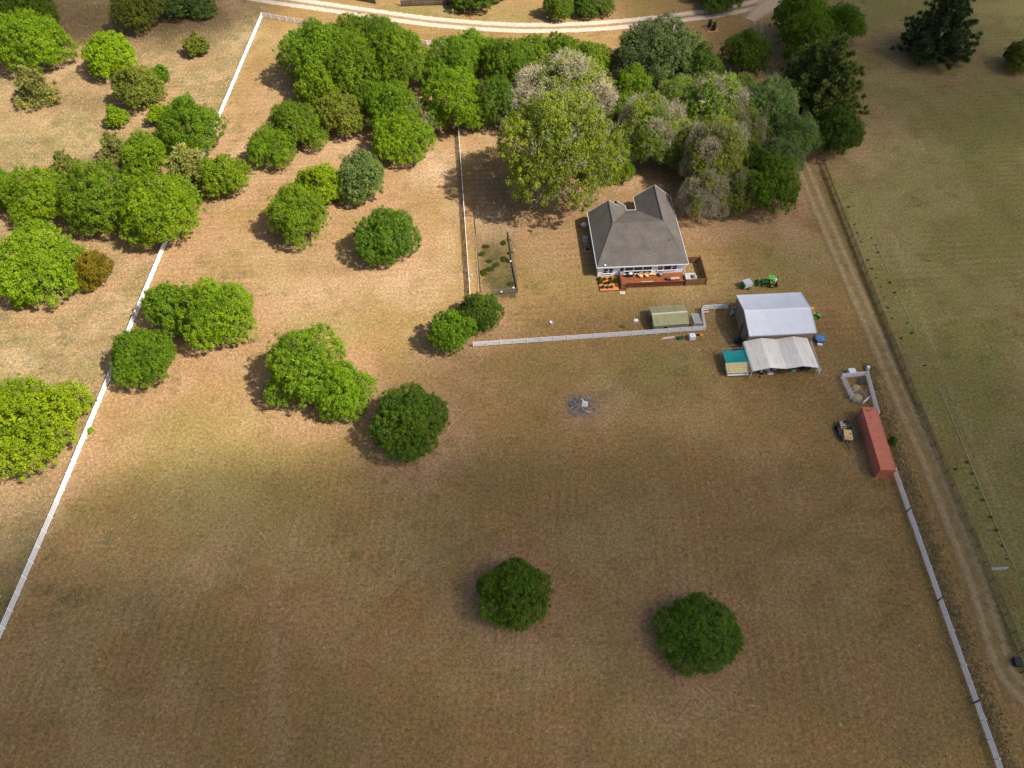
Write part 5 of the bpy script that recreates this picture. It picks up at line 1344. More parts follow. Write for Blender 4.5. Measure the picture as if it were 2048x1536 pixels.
# roadside ornament
OR = root('roadside_planter', 'square mulch bed with timber border near the gravel road', 'flower bed', at0(1423, 58), R(8))
mb = MB(); mb.box(0, 0, 0, 2.7, 3.0, .08); mb.build('mulch', 'mulch', OR)
for (x, y, sx, sy) in ((0, -1.55, 2.9, .12), (0, 1.55, 2.9, .12), (-1.4, 0, .12, 2.96), (1.4, 0, .12, 2.96)):
    mb = MB(); mb.box(x, y, 0, sx, sy, .16); mb.build('border', 'plywood', OR)
AF = root('sign_frame', 'white A-shaped sign frame standing in the roadside mulch bed', 'sign frame', OR.location + Vector((.25, .15, .08)), R(10))
for s in (-1, 1):
    mb = MB(); mb.bar((s * .42, 0, 0), (0, 0, 2.2), .12, .1); mb.build('leg', 'white_paint', AF)
mb = MB(); mb.bar((-.22, 0, 1.1), (.22, 0, 1.1), .08, .1); mb.build('crossbar', 'white_paint', AF)
mb = MB(); mb.box(0, 0, .5, .4, .03, .5); mb.build('board', 'dark_metal', AF)
# open tube gate and dark bin by the brown fence
GT = root('tube_gate', 'grey tube gate standing open off the brown fence', 'gate', at0(1976, 1141), R(2))
for z in (.2, .5, .8, 1.1):
    mb = MB(); mb.tube([(0, 0, z), (2.6, 0, z)], .03, 6); mb.build('bar', 'light_metal', GT)
for x in (0, 2.6):
    mb = MB(); mb.tube([(x, 0, .15), (x, 0, 1.15)], .03, 6); mb.build('upright', 'light_metal', GT)
mb = MB(); mb.tube([(0, 0, .2), (2.6, 0, 1.1)], .025, 6); mb.build('brace', 'light_metal', GT)
BN = root('feed_bin', 'black bin standing against the brown fence near the lane bend', 'bin', at0(2031, 1326), R(-5))
mb = MB(); mb.add([(-.42, -.5, 0), (.42, -.5, 0), (.42, .5, 0), (-.42, .5, 0), (-.5, -.6, .8), (.5, -.6, .8), (.5, .6, .8), (-.5, .6, .8)], [(0, 3, 2, 1), (4, 5, 6, 7), (0, 1, 5, 4), (1, 2, 6, 5), (2, 3, 7, 6), (3, 0, 4, 7)]); mb.build('body', 'black_plastic', BN)
mb = MB(); mb.box(0, 0, .805, 1.06, 1.26, .06); mb.build('lid', 'black_plastic', BN, bevel=.03)
mb = MB(); mb.tube([(0, 0, 0), (.04, .02, 1.7)], .09, 8); o = mb.build('fence_post', 'dark_board'); o.location = at0(2042, 1345); tag(o, 'dark round post beside the black bin', 'post')
for k, pts in enumerate((((1752, 487), (1777, 545)), ((1795, 590), (1815, 630), (1836, 674)), ((1878, 775), (1930, 900), (2005, 1085), (2033, 1143)))):
    o = MB().tube([at0(*p) + Vector((0, 0, .05)) for p in pts], .055, 6).build('water_pipe', 'pvc')
    tag(o, ('short thin pipe on the grass, farthest along the sapling row', 'thin pipe on the grass east of the barn, between two others', 'longest thin pipe on the grass, running toward the tube gate')[k], 'pipe', 'pipes on the east field')
# ---------------------------------------------------------------- trees
def fib_dirs(n, rs, zmin=-0.6):
    i = np.arange(n) + .5
    z = 1 - (1 - zmin) * i / n
    a = i * 2.399963 + rs.rand() * 6
    q = np.sqrt(1 - z * z)
    d = np.stack([q * np.cos(a), q * np.sin(a), z], 1) + rs.normal(0, .09, (n, 3))
    return d / np.linalg.norm(d, axis=1)[:, None]
def leaf_quads(P, Nrm, size, rs, aspect=0.62, fold=0.18):
    """P centres, Nrm leaf normals -> diamond leaves, each folded a little along its midrib"""
    n = len(P)
    t = rs.normal(size=(n, 3)); t -= (t * Nrm).sum(1)[:, None] * Nrm; t /= np.linalg.norm(t, axis=1)[:, None] + 1e-9
    b = np.cross(Nrm, t)
    s = (size * rs.uniform(.7, 1.35, n))[:, None]
    v = np.stack([P - t * s, P - b * s * aspect + Nrm * s * fold, P + t * s - Nrm * s * fold * .6, P + b * s * aspect + Nrm * s * fold], 1)
    return v.reshape(-1, 3)
def quads_mesh(name, v, tint, m):
    n = len(v) // 4
    me = bpy.data.meshes.new(name)
    me.vertices.add(len(v)); me.vertices.foreach_set('co', v.astype(np.float32).ravel())
    me.loops.add(len(v)); me.loops.foreach_set('vertex_index', np.arange(len(v), dtype=np.int32))
    me.polygons.add(n); me.polygons.foreach_set('loop_start', np.arange(0, len(v), 4, dtype=np.int32)); me.polygons.foreach_set('loop_total', np.full(n, 4, dtype=np.int32))
    me.update(calc_edges=True)
    at = me.attributes.new('tint', 'FLOAT', 'FACE'); at.data.foreach_set('value', tint.astype(np.float32))
    me.materials.append(MATS[m])
    return me
def crown_shape(r, rv, rs, lobes=7, amp=.13):
    """uneven dome: returns function direction -> radius factor"""
    ld = rs.normal(size=(lobes, 3)); ld[:, 2] = np.abs(ld[:, 2]) * .7; ld /= np.linalg.norm(ld, axis=1)[:, None]
    la = rs.uniform(.4, 1.0, lobes) * amp
    def f(d):
        k = np.zeros(len(d))
        for q, a in zip(ld, la): k += a * np.exp(-((1 - d @ q) / .16))
        return .9 + k
    return f
def lobe_set(r, rv, rs, nl, ntop, core, lob, top):
    """several rounded boughs that together make one uneven dome (unit radius)"""
    k = rv / r; L = [(np.array([rs.normal(0, .04), rs.normal(0, .04), .30 * k]), core)]
    a0 = rs.rand() * 6.28
    for i in range(nl):
        a = a0 + 2 * math.pi * (i + rs.uniform(-.22, .22)) / nl; q = rs.uniform(*lob); dd = (1.0 - q) * rs.uniform(.8, 1.2)
        L.append((np.array([dd * math.cos(a), dd * math.sin(a), rs.uniform(-.05, .35) * k]), q))
    d = fib_dirs(ntop, rs, .28) if ntop else []
    for v in d:
        q = rs.uniform(*top); dd = (1.0 - q) * rs.uniform(.88, 1.1)
        L.append((np.array([v[0] * dd, v[1] * dd, v[2] * dd * k]), q))
    return L
def lobe_shell(r, rv, rs, L, spacing, zmin=-.45, jit=.10):
    C = []; D = []; I = []
    for i, (c, q) in enumerate(L):
        n = max(6, int(4 * math.pi * (q * r) ** 2 * (1 - zmin) / 2 / spacing ** 2))
        d = fib_dirs(n, rs, zmin)
        p = c + d * np.array([q, q, q * rv / r]) * rs.uniform(1 - 1.6 * jit, 1 + jit, n)[:, None]
        ok = np.ones(n, bool)
        for j, (c2, q2) in enumerate(L):
            if j != i: ok &= np.linalg.norm((p - c2) / np.array([1, 1, rv / r]), axis=1) > q2 * .82
        C.append(p[ok]); D.append(d[ok]); I.append(np.full(ok.sum(), i))
    C = np.concatenate(C) * r; D = np.concatenate(D); I = np.concatenate(I)
    C[:, 2] = np.where(C[:, 2] < 0, C[:, 2] * .5, C[:, 2])
    top = np.quantile(C[:, 2], .99); C[:, 2] *= np.where(C[:, 2] > 0, rv / top, 1)
    hr = np.quantile(np.hypot(C[:, 0], C[:, 1]), .94); C[:, :2] *= r / hr
    return C, D, I
def make_crown(r, rv, seed, leaf=.12, clump=.5, nl=6, ntop=5, gap=.06, m='leaf', per=36, droop=.3, core=.55, lob=(.32, .5), top=(.26, .42), lobvar=.08, bare=0.0, inner=8):
    rs = np.random.RandomState(seed)
    L = lobe_set(r, rv, rs, nl, ntop, core, lob, top)
    C, d, I = lobe_shell(r, rv, rs, L, clump * 1.38)
    isbare = (rs.rand(len(L)) < bare) & (bare > .2); isbare[0] = False
    lt = rs.normal(0, lobvar, len(L))
    tw = None
    if bare:
        k = isbare[I] | (rs.rand(len(C)) < max(bare * .35, .12))
        Ct, dt = C[k], d[k]
        v, t = twig_strips(np.repeat(Ct, 2, 0), np.repeat(dt, 2, 0), 15, .55, rs, .022, .2)
        tw = quads_mesh('twigs', v, t, 'twig')
        C, d, I = C[~isbare[I]], d[~isbare[I]], I[~isbare[I]]
    hole = fbm(C[:, 0] + C[:, 2] * .9 + 50, C[:, 1] - C[:, 2] * .7 + 50, r * .2, seed + 9, 2) < .30
    keep = (rs.rand(len(C)) > gap) & ~hole; C, d, I = C[keep], d[keep], I[keep]; nc = len(C)
    sp = rs.rand(nc) < .16
    C = C + d * (sp * rs.uniform(.02, .17, nc) ** 1.3 * 1.3 * r)[:, None] * np.array([1, 1, .8])
    cs = clump * rs.uniform(.6, 1.4, nc) * np.where(sp, .75, 1)
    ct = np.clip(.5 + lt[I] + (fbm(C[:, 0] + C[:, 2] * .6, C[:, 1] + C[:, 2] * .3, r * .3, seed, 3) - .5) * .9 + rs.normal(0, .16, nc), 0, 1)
    ci = np.repeat(np.arange(nc), per); tot = len(ci)
    out = d[ci]
    u = rs.normal(size=(tot, 3)); u /= np.linalg.norm(u, axis=1)[:, None]
    u = u + out * .4; u /= np.linalg.norm(u, axis=1)[:, None]
    stretch = 1 + .5 * (rs.rand(nc)[ci] > .7)
    P = C[ci] + u * (cs[ci] * stretch * rs.uniform(.1, 1.0, tot) ** .6)[:, None] * np.array([1, 1, .8])
    P[:, 2] -= droop * cs[ci] * rs.rand(tot) ** 2
    nr = u * .34 + out * .26 + np.array([0, 0, .55]) + rs.normal(0, .44, (tot, 3)); nr /= np.linalg.norm(nr, axis=1)[:, None]
    tint = np.clip(ct[ci] + rs.normal(0, .12, tot), 0, 1)
    sz = np.full(tot, leaf)
    # deeper foliage behind the outer sprays, tinted slightly darker as inner shade
    k = nc * inner; cj = rs.randint(0, nc, k)
    Pi = C[cj] * rs.uniform(.6, .88, k)[:, None] + rs.normal(0, clump * .6, (k, 3))
    ni = d[cj] + np.array([0, 0, .4]) + rs.normal(0, .4, (k, 3)); ni /= np.linalg.norm(ni, axis=1)[:, None]
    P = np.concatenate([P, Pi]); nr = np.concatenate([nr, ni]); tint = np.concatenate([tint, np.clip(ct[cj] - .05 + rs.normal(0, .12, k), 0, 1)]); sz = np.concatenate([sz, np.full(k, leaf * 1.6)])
    P[:, 2] = np.maximum(P[:, 2], -.34 * rv)
    return quads_mesh('crown', leaf_quads(P, nr, sz, rs), tint, m), tw
def twig_strips(C, out, n_per, length, rs, width=.022, up=.35):
    nc = len(C); ci = np.repeat(np.arange(nc), n_per); tot = len(ci)
    d = out[ci] * .8 + np.array([0, 0, up]) + rs.normal(0, .6, (tot, 3)); d /= np.linalg.norm(d, axis=1)[:, None]
    p0 = C[ci] + rs.normal(0, .35, (tot, 3)); L = length * rs.uniform(.5, 1.3, tot)
    s = rs.normal(size=(tot, 3)); s -= (s * d).sum(1)[:, None] * d; s /= np.linalg.norm(s, axis=1)[:, None]
    w = width * rs.uniform(.6, 1.8, tot)
    p1 = p0 + d * L[:, None]
    v = np.stack([p0 - s * w[:, None], p0 + s * w[:, None], p1 + s * w[:, None] * .4, p1 - s * w[:, None] * .4], 1)
    return v.reshape(-1, 3), np.clip(rs.normal(.5, .25, tot), 0, 1)
def make_pine(r, h, seed, leaf=.17, bare=.1, per=26, m='needle', whorls=None):
    """conical pine: whorls of boughs carrying needle tufts; origin at the ground"""
    rs = np.random.RandomState(seed); C = []; D = []
    nw = whorls or int(h / .75)
    for i in range(nw):
        t = (i + .5) / nw; z = h * (bare + (1 - bare) * t)
        rad = r * (1 - t) ** .75 * rs.uniform(.85, 1.1) + .15
        nb = max(3, int(7 * (rad / r) + 4)); a0 = rs.rand() * 6
        for k in range(nb):
            a = a0 + 2 * math.pi * k / nb + rs.normal(0, .2); L = rad * rs.uniform(.7, 1.1)
            for q in np.arange(.35, 1.01, .7 / max(L, .7)):
                C.append((L * q * math.cos(a) + rs.normal(0, .12), L * q * math.sin(a) + rs.normal(0, .12), z + .12 * L * q + rs.normal(0, .12))); D.append((math.cos(a), math.sin(a), .7))
    C, D = np.array(C), np.array(D); D /= np.linalg.norm(D, axis=1)[:, None]
    nc = len(C); ci = np.repeat(np.arange(nc), per); tot = len(ci)
    u = rs.normal(size=(tot, 3)) + D[ci] * .7; u /= np.linalg.norm(u, axis=1)[:, None]
    P = C[ci] + u * (rs.uniform(.08, .42, tot))[:, None]
    ax = u; s = rs.normal(size=(tot, 3)); s -= (s * ax).sum(1)[:, None] * ax; s /= np.linalg.norm(s, axis=1)[:, None]
    L = leaf * rs.uniform(.8, 1.6, tot)[:, None]; w = leaf * .24
    v = np.stack([P - ax * L - s * w, P - ax * L + s * w, P + ax * L + s * w * .5, P + ax * L - s * w * .5], 1).reshape(-1, 3)
    ct = np.clip(rs.normal(.5, .2, nc), 0, 1)
    return quads_mesh('crown', v, np.clip(ct[ci] + rs.normal(0, .12, tot), 0, 1), m)
def make_trunk(seed, m='bark', limbs=7, spread=.75):
    """unit trunk: crown radius 1, crown centre height 1; scaled per tree"""
    rnd = random.Random(seed); mb = MB()
    lean = (rnd.uniform(-.06, .06), rnd.uniform(-.06, .06))
    mb.tube([(0, 0, -.02), (lean[0] * .3, lean[1] * .3, .12), (lean[0], lean[1], .5), (lean[0] * 1.5, lean[1] * 1.5, .95), (lean[0] * 1.6, lean[1], 1.4)], [.085, .06, .05, .035, .012], 9)
    for i in range(limbs):
        a = 2 * math.pi * i / limbs + rnd.uniform(-.3, .3); z0 = rnd.uniform(.35, .8)
        p0 = Vector((lean[0], lean[1], z0)); q = rnd.uniform(.6, 1.0) * spread
        p2 = p0 + Vector((math.cos(a) * q, math.sin(a) * q, rnd.uniform(.15, .6))); p1 = p0.lerp(p2, .5) + Vector((rnd.uniform(-.06, .06), rnd.uniform(-.06, .06), rnd.uniform(.02, .14)))
        mb.tube([p0, p1, p2], [.035, .024, .008], 6)
        for k in range(2):
            b = a + rnd.uniform(-.9, .9); p3 = p1 + Vector((math.cos(b) * .38, math.sin(b) * .38, rnd.uniform(.1, .4))); mb.tube([p1, p1.lerp(p3, .5) + Vector((0, 0, .04)), p3], [.018, .012, .005], 5)
    return mb.mesh('trunk', m)
CROWNS = {
    'small': [make_crown(2.0, 1.9, 100 + i, .10, .30, 4, 3) for i in range(3)],
    'mid': [make_crown(4.0, 3.7, 200 + i, .095, .38, 4, 5, per=46, lob=(.34, .56), top=(.24, .44), core=.5) for i in range(5)],
    'big': [make_crown(6.0, 5.4, 300 + i, .10, .46, 5, 7, per=48, lob=(.34, .56), top=(.22, .44), core=.5) for i in range(6)],
    'dense': [make_crown(6.0, 5.4, 350 + i, .10, .44, 9, 9, .05, per=48, core=.66, lob=(.28, .44)) for i in range(3)],
    'oak': [make_crown(9.0, 7.5, 400 + i, .115, .54, 11, 20, .08, per=42, core=.55, lob=(.22, .36), top=(.17, .3), lobvar=.12, bare=.08) for i in range(2)],
    'half': [make_crown(9.0, 7.5, 430 + i, .115, .54, 11, 20, .10, per=42, core=.5, lob=(.22, .36), top=(.17, .3), lobvar=.14, bare=.26) for i in range(2)],
    'bare': [make_crown(8.0, 6.4, 460 + i, .13, .56, 10, 18, .2, per=28, core=.45, lob=(.22, .36), top=(.17, .3), lobvar=.15, bare=.52) for i in range(2)],
    'sparse': [make_crown(3.0, 2.7, 480, .11, .36, 5, 6, .3, bare=.7)],
}
SIZE_OF = {'small': 2.0, 'mid': 4.0, 'big': 6.0, 'dense': 6.0, 'oak': 9.0, 'half': 9.0, 'bare': 8.0, 'sparse': 3.0}
RV_OF = {'small': 1.9, 'mid': 3.7, 'big': 5.4, 'dense': 5.4, 'oak': 7.5, 'half': 7.5, 'bare': 6.4, 'sparse': 2.7}
PINES = [make_pine(3.0, 5.6, 600 + i, .17, .02, 60, whorls=11) for i in range(3)]
BIGPINES = [make_pine(5.5, 11.0, 610 + i, .17, .02, 84, whorls=20) for i in range(2)]
TRUNKS = [make_trunk(i) for i in range(4)]
PALE_TRUNKS = [make_trunk(10 + i, 'pale_bark', 10, .9) for i in range(2)]

COLS = {
    'bright': (0.190, 0.290, 0.007), 'green': (0.150, 0.245, 0.008), 'lime': (0.238, 0.350, 0.005), 'dark': (0.092, 0.160, 0.009), 'deep': (0.078, 0.138, 0.008),
    'grey': (0.160, 0.240, 0.050), 'olive': (0.205, 0.245, 0.026), 'moss': (0.218, 0.288, 0.022), 'brown': (0.195, 0.165, 0.033), 'pine': (0.205, 0.205, 0.042), 'darkpine': (0.070, 0.105, 0.028), 'rustgreen': (0.220, 0.185, 0.008),
    'midpine': (0.125, 0.165, 0.030), 'twig': (0.34, 0.29, 0.19),
}
rndT = random.Random(77)
count = {}
def survey_tree(px, py, rx, ry, low, vmin=.6, vmax=1.2):
    """dome shaped crown: widest level hc, upper semi-axis rv, lower one .33 rv"""
    hc, rv, pyc = 3.0, None, py
    for _ in range(8):
        p = G(px, pyc, hc); d = p - np.array([0, 0, CAM_H]); depth = d @ _fw
        r = rx * depth / CAM_F
        if rv is None: rv = r * .85
        th = math.asin(min(1, -d[2] / np.linalg.norm(d))); sn, cs = math.sin(th), math.cos(th)
        k = CAM_F / depth
        B = k * math.hypot(r * sn, .33 * rv * cs)
        T = max(2 * ry - B, k * r * sn)
        rv = math.sqrt(max((T / k) ** 2 - (r * sn) ** 2, 0)) / cs
        rv = min(max(rv, vmin * r), vmax * r)
        T = k * math.hypot(r * sn, rv * cs)
        pyc = py - (T + B) / 2 + T
        hc = low + .34 * rv
    p = G(px, pyc, hc)
    return p[0], p[1], r, rv, hc
def tree(px, py, rx, ry, kind, col, label, low=.15, group=None, tw_tone=1.0, name=None, tint=1.0, litter=.9, grow=.98):
    if group == WD: grow = 1.10
    if group == WF: grow = 1.07
    rx, ry = rx * grow, ry * grow
    col = tuple(c * tint * rndT.uniform(.94, 1.06) for c in COLS[col])
    if kind in ('pine', 'bigpine'):
        lib = PINES if kind == 'pine' else BIGPINES; r0, h0 = (3.0, 5.6) if kind == 'pine' else (5.5, 11.0)
        depth = (G(px, py, 2) - np.array([0, 0, CAM_H])) @ _fw; r = 1.3 * rx * depth / CAM_F
        h = h0 / 1.15 * r / r0 * (1.0 if kind == 'bigpine' else .95)
        p = G(px, py, h * .42)
        t = root(name or 'pine_tree', label, 'tree', (p[0], p[1], 0), rndT.uniform(0, 6.28), group)
        s = r / r0
        inst('crown', lib[count.setdefault(kind, 0) % len(lib)], t, (0, 0, .05), (0, 0, 0), (s, s, h / h0), col)
        inst('trunk', TRUNKS[0], t, (0, 0, 0), (0, 0, 0), (h * .28, h * .28, h * .62))
        count[kind] += 1; TREE_SPOTS.append((p[0], p[1], r, litter * .8)); return t
    x, y, r, rv, hc = survey_tree(px, py, rx, ry, low)
    t = root(name or 'oak_tree', label, 'tree', (x, y, 0), rndT.uniform(0, 6.28), group)
    i = count.setdefault(kind, 0); count[kind] += 1
    me, tw = CROWNS[kind][i % len(CROWNS[kind])]; s = r / SIZE_OF[kind]
    ax, ay = rndT.uniform(.93, 1.07), rndT.uniform(.93, 1.07); tilt = (rndT.uniform(-.06, .06), rndT.uniform(-.06, .06), 0)
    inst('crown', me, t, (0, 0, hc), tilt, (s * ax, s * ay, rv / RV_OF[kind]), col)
    if tw:
        inst('twigs', tw, t, (0, 0, hc), tilt, (s * ax, s * ay, rv / RV_OF[kind]), tuple(c * tw_tone for c in COLS['twig']))
    inst('trunk', PALE_TRUNKS[i % 2] if tw else TRUNKS[i % 4], t, (0, 0, 0), (0, 0, 0), (r * .9, r * .9, hc + rv * .45))
    TREE_SPOTS.append((x, y, r, litter))
    return t

WF, PA, WD = 'trees in the rough west field', 'trees standing in the pasture', 'grove trees around the house'
# rough west field
tree(45, 33, 66, 44, 'big', 'green', 'large shaded tree in the far corner of the west field', group=WF, tint=.8)
tree(-8, 75, 40, 60, 'big', 'dark', 'dark tree cut by the picture edge in the far west corner', group=WF, tint=.8)
tree(77, 87, 58, 50, 'big', 'bright', 'round bright tree in front of the shaded corner tree', group=WF)
tree(282, 22, 44, 36, 'mid', 'olive', 'olive shrubby tree near the far end of the west field', group=WF, tint=.8)
tree(378, 4, 52, 24, 'mid', 'grey', 'grey green scrub tree at the far end, near the fence corner', group=WF, tint=.8)
tree(395, 92, 22, 29, 'small', 'olive', 'small olive bush standing alone near the white fence', group=WF, tint=.85)
tree(222, 112, 44, 41, 'mid', 'lime', 'yellow green tree in the middle of the west field', group=WF)
tree(280, 176, 44, 42, 'mid', 'olive', 'feathery olive green tree below the yellow green one', group=WF)
tree(321, 150, 18, 26, 'small', 'green', 'slim dark green tree touching the feathery olive tree', group=WF)
tree(66, 175, 34, 42, 'pine', 'pine', 'young brownish pine near the west picture edge', group=WF)
tree(236, 235, 21, 24, 'small', 'bright', 'small bright green bush below the feathery tree', group=WF)
tree(229, 297, 28, 36, 'pine', 'pine', 'young brownish pine beside a bright green tree', group=WF)
tree(384, 262, 62, 52, 'big', 'green', 'broad green tree where the white fence disappears', group=WF)
tree(368, 218, 24, 28, 'small', 'bright', 'narrow pointed tree rising behind the broad tree at the fence', group=WF)
tree(324, 232, 22, 28, 'small', 'lime', 'small yellow green tree beside the broad tree at the fence', group=WF)
tree(128, 326, 22, 28, 'pine', 'pine', 'small greyish pine behind the dense row of trees', group=WF, tint=.95)
tree(298, 314, 46, 40, 'mid', 'bright', 'bright green tree between the two brownish pines', group=WF)
tree(380, 345, 46, 54, 'pine', 'pine', 'tall olive brown pine inside the dense row', group=WF, tint=1.15)
tree(455, 356, 43, 50, 'mid', 'bright', 'rounded green tree at the east end of the dense row', group=WF)
tree(2, 382, 40, 66, 'big', 'green', 'green tree of the dense row cut by the picture edge', group=WF)
tree(86, 395, 58, 62, 'big', 'bright', 'bright leafy tree second in the dense row', group=WF)
tree(210, 400, 72, 72, 'big', 'green', 'broad green tree third in the dense row', group=WF)
tree(335, 427, 75, 76, 'big', 'bright', 'big bright tree overhanging the white fence in the west', group=WF)
tree(88, 530, 76, 72, 'big', 'bright', 'large light green tree below the dense row', group=WF, tint=1.1)
tree(186, 540, 37, 46, 'mid', 'rustgreen', 'rusty orange green tree beside the large light one', group=WF)
tree(44, 604, 16, 17, 'small', 'lime', 'little yellowish bush below the large light tree', group=WF, tint=.9)
tree(70, 843, 92, 84, 'big', 'lime', 'large lime yellow tree just outside the white fence', group=WF)
tree(182, 861, 6, 6, 'small', 'lime', 'tiny weed bush at the foot of the west fence', group=WF)
# pasture
tree(354, 622, 58, 72, 'mid', 'green', 'darker half of the tree pair by the west fence', group=PA)
tree(440, 630, 75, 77, 'big', 'bright', 'brighter half of the tree pair by the west fence', group=PA)
tree(293, 716, 66, 66, 'dense', 'green', 'round green tree touching the west fence below the pair', group=PA, tint=.9)
tree(618, 742, 82, 80, 'big', 'green', 'larger tree of the pair in the middle of the pasture', group=PA, tint=1.15)
tree(686, 786, 63, 68, 'big', 'bright', 'brighter smaller tree of the pair in mid pasture', group=PA, tint=1.05)
tree(821, 849, 74, 70, 'dense', 'dark', 'dark green tree southeast of the mid pasture pair', group=PA, tint=1.15)
tree(1026, 1188, 70, 76, 'dense', 'dark', 'dark round tree alone in the shaded lower pasture', group=PA, tint=1.4)
tree(1396, 1266, 79, 74, 'dense', 'deep', 'darkest round tree nearest the camera', group=PA, tint=1.5)
tree(775, 477, 60, 56, 'dense', 'dark', 'dark round tree alone near the edge-on white fence', group=PA, tint=1.25)
tree(596, 432, 64, 60, 'big', 'green', 'green tree in front of the lime tree in the upper pasture', group=PA, tint=1.15)
tree(644, 372, 48, 54, 'mid', 'lime', 'lime yellow tree between green and grey green trees', group=PA)
tree(725, 357, 53, 60, 'mid', 'grey', 'grey green airy tree beside the lime tree', group=PA)
tree(545, 300, 46, 58, 'big', 'green', 'green tree at the west tip of the grove', group=PA, tint=1.1)
tree(598, 255, 56, 55, 'big', 'green', 'green tree second from the west tip of the grove', group=PA)
tree(905, 666, 48, 50, 'mid', 'green', 'green tree at the west end of the yard fence', group=PA)
tree(960, 627, 46, 42, 'dense', 'dark', 'dark tree behind the one at the yard fence end', group=PA, tint=.95)
# grove
tree(640, 112, 62, 58, 'big', 'green', 'tree at the northwest corner of the grove', 1.0, WD)
tree(703, 82, 46, 45, 'big', 'green', 'tree of the grove touching the gravel road fence', 1.0, WD, tint=.9)
tree(760, 84, 46, 40, 'big', 'dark', 'dark tree at the north edge of the grove below the road', 1.0, WD, tint=1.3)
tree(800, 125, 62, 56, 'big', 'green', 'broad tree in the north of the grove beside the fence gap', 1.0, WD)
tree(716, 140, 56, 52, 'big', 'green', 'broad tree deep in the northwest of the grove', 1.0, WD, tint=.95)
tree(645, 180, 42, 42, 'mid', 'bright', 'light green tree on the west side of the grove', .6, WD)
tree(684, 233, 42, 50, 'mid', 'olive', 'olive tinted tree on the south side of the grove', .6, WD)
tree(742, 190, 32, 46, 'mid', 'green', 'narrow tree in the middle of the grove beside a clearing', .6, WD)
tree(790, 215, 52, 50, 'big', 'green', 'tree in the middle of the grove above the bright one', 1.0, WD, tint=1.1)
tree(806, 278, 56, 46, 'big', 'bright', 'bright tree at the south tip of the middle grove', .4, WD)
tree(838, 245, 30, 32, 'sparse', 'brown', 'small brownish half bare tree beside the bright grove tree', .6, WD, tw_tone=.8)
tree(906, 205, 58, 72, 'big', 'bright', 'tall bright tree at the north end of the edge-on fence', 1.0, WD, tint=.95)
tree(905, 130, 50, 44, 'big', 'green', 'tree behind the tall bright one, near the road fence', 1.0, WD)
tree(945, 105, 44, 34, 'mid', 'green', 'tree at the end of the road fence', 1.0, WD, tint=1.1)
tree(1010, 130, 48, 46, 'big', 'green', 'green tree behind the big pale oak on its west', 1.5, WD, tint=.9)
tree(1070, 115, 46, 36, 'mid', 'green', 'green tree behind the middle of the big pale oak', 1.5, WD)
tree(1120, 118, 44, 36, 'mid', 'green', 'green tree behind the bare branches of the big oak', 1.5, WD, tint=.95)
tree(1172, 128, 44, 36, 'mid', 'green', 'green tree behind the east side of the big oak', 1.5, WD, tint=1.05)
tree(992, 205, 44, 70, 'big', 'dark', 'dark tree between the tall bright one and the big oak', 1.5, WD, tint=1.1)
tree(1132, 178, 96, 54, 'bare', 'moss', 'bare grey pink tree behind the big oak', 4.0, WD)
tree(1116, 312, 112, 112, 'oak', 'moss', 'biggest yellow green mossy oak west of the house', 2.0, WD, tint=1.05)
tree(1235, 330, 30, 50, 'mid', 'green', 'narrow green tree between the big oak and its neighbour', 1.0, WD)
tree(1312, 108, 80, 60, 'oak', 'grey', 'broad dark grey green oak near the gravel road', 2.0, WD, tint=.62, tw_tone=.5)
tree(1385, 140, 46, 58, 'big', 'dark', 'dark tree east of the broad grey green oak', 1.5, WD, tint=.8)
tree(1490, 107, 42, 58, 'big', 'dark', 'dark rounded tree beside the lane near its top', .6, WD, tint=1.0)
tree(1300, 262, 62, 82, 'half', 'moss', 'mossy oak behind the house on its west side', 2.5, WD, tint=1.0, tw_tone=1.0)
tree(1355, 205, 46, 46, 'oak', 'moss', 'yellow olive oak on the north side of the grove behind the house', 2.5, WD, tint=.9)
tree(1425, 222, 64, 60, 'half', 'moss', 'olive mossy oak in the middle behind the house', 2.5, WD, tint=1.0, tw_tone=1.0)
tree(1525, 222, 60, 56, 'oak', 'grey', 'grey green oak on the lane side of the grove', 2.0, WD, tint=1.1, tw_tone=.8)
tree(1588, 275, 42, 58, 'oak', 'grey', 'grey green oak overhanging the lane', 2.0, WD, tint=1.0, tw_tone=.7)
tree(1425, 310, 62, 62, 'half', 'olive', 'grey oak with many bare branches right behind the house', 2.5, WD, tint=.95, tw_tone=.95)
tree(1405, 395, 46, 44, 'bare', 'olive', 'lowest half bare grey tree beside the house roof', 1.0, WD, tint=.8, tw_tone=.85)
tree(1470, 385, 44, 46, 'half', 'olive', 'grey twiggy tree between the house and the dark lane tree', 1.0, WD, tint=.8, tw_tone=.8)
tree(1365, 300, 44, 56, 'half', 'moss', 'olive twiggy tree above the house roof peak', 2.0, WD, tint=.9, tw_tone=.95)
tree(1535, 375, 56, 64, 'big', 'green', 'dark green tree east of the house by the lane', .8, WD, tint=.72)
tree(1555, 320, 42, 50, 'oak', 'grey', 'grey green tree above the dark lane tree', 1.2, WD, tint=.95, tw_tone=.7)
tree(1262, 178, 40, 40, 'mid', 'bright', 'yellow green tree between the bare tree and the grey oaks', 2.0, WD, tint=.85)
tree(1480, 190, 38, 38, 'oak', 'moss', 'olive oak behind the lane side of the grove', 2.0, WD, tint=.9)
tree(1240, 235, 40, 48, 'mid', 'green', 'green tree filling the gap east of the big oak crown', 1.5, WD, tint=.85)
tree(1480, 270, 46, 54, 'half', 'olive', 'olive grey tree in the heart of the grove by the lane', 2.0, WD, tint=.9, tw_tone=.8)
tree(1505, 335, 44, 60, 'big', 'dark', 'dark tree hidden between the grey oaks', 1.0, WD, tint=.85)
tree(1600, 40, 52, 54, 'big', 'green', 'green tree at the top of the lane beside the sand', 1.0, WD, tint=.95)
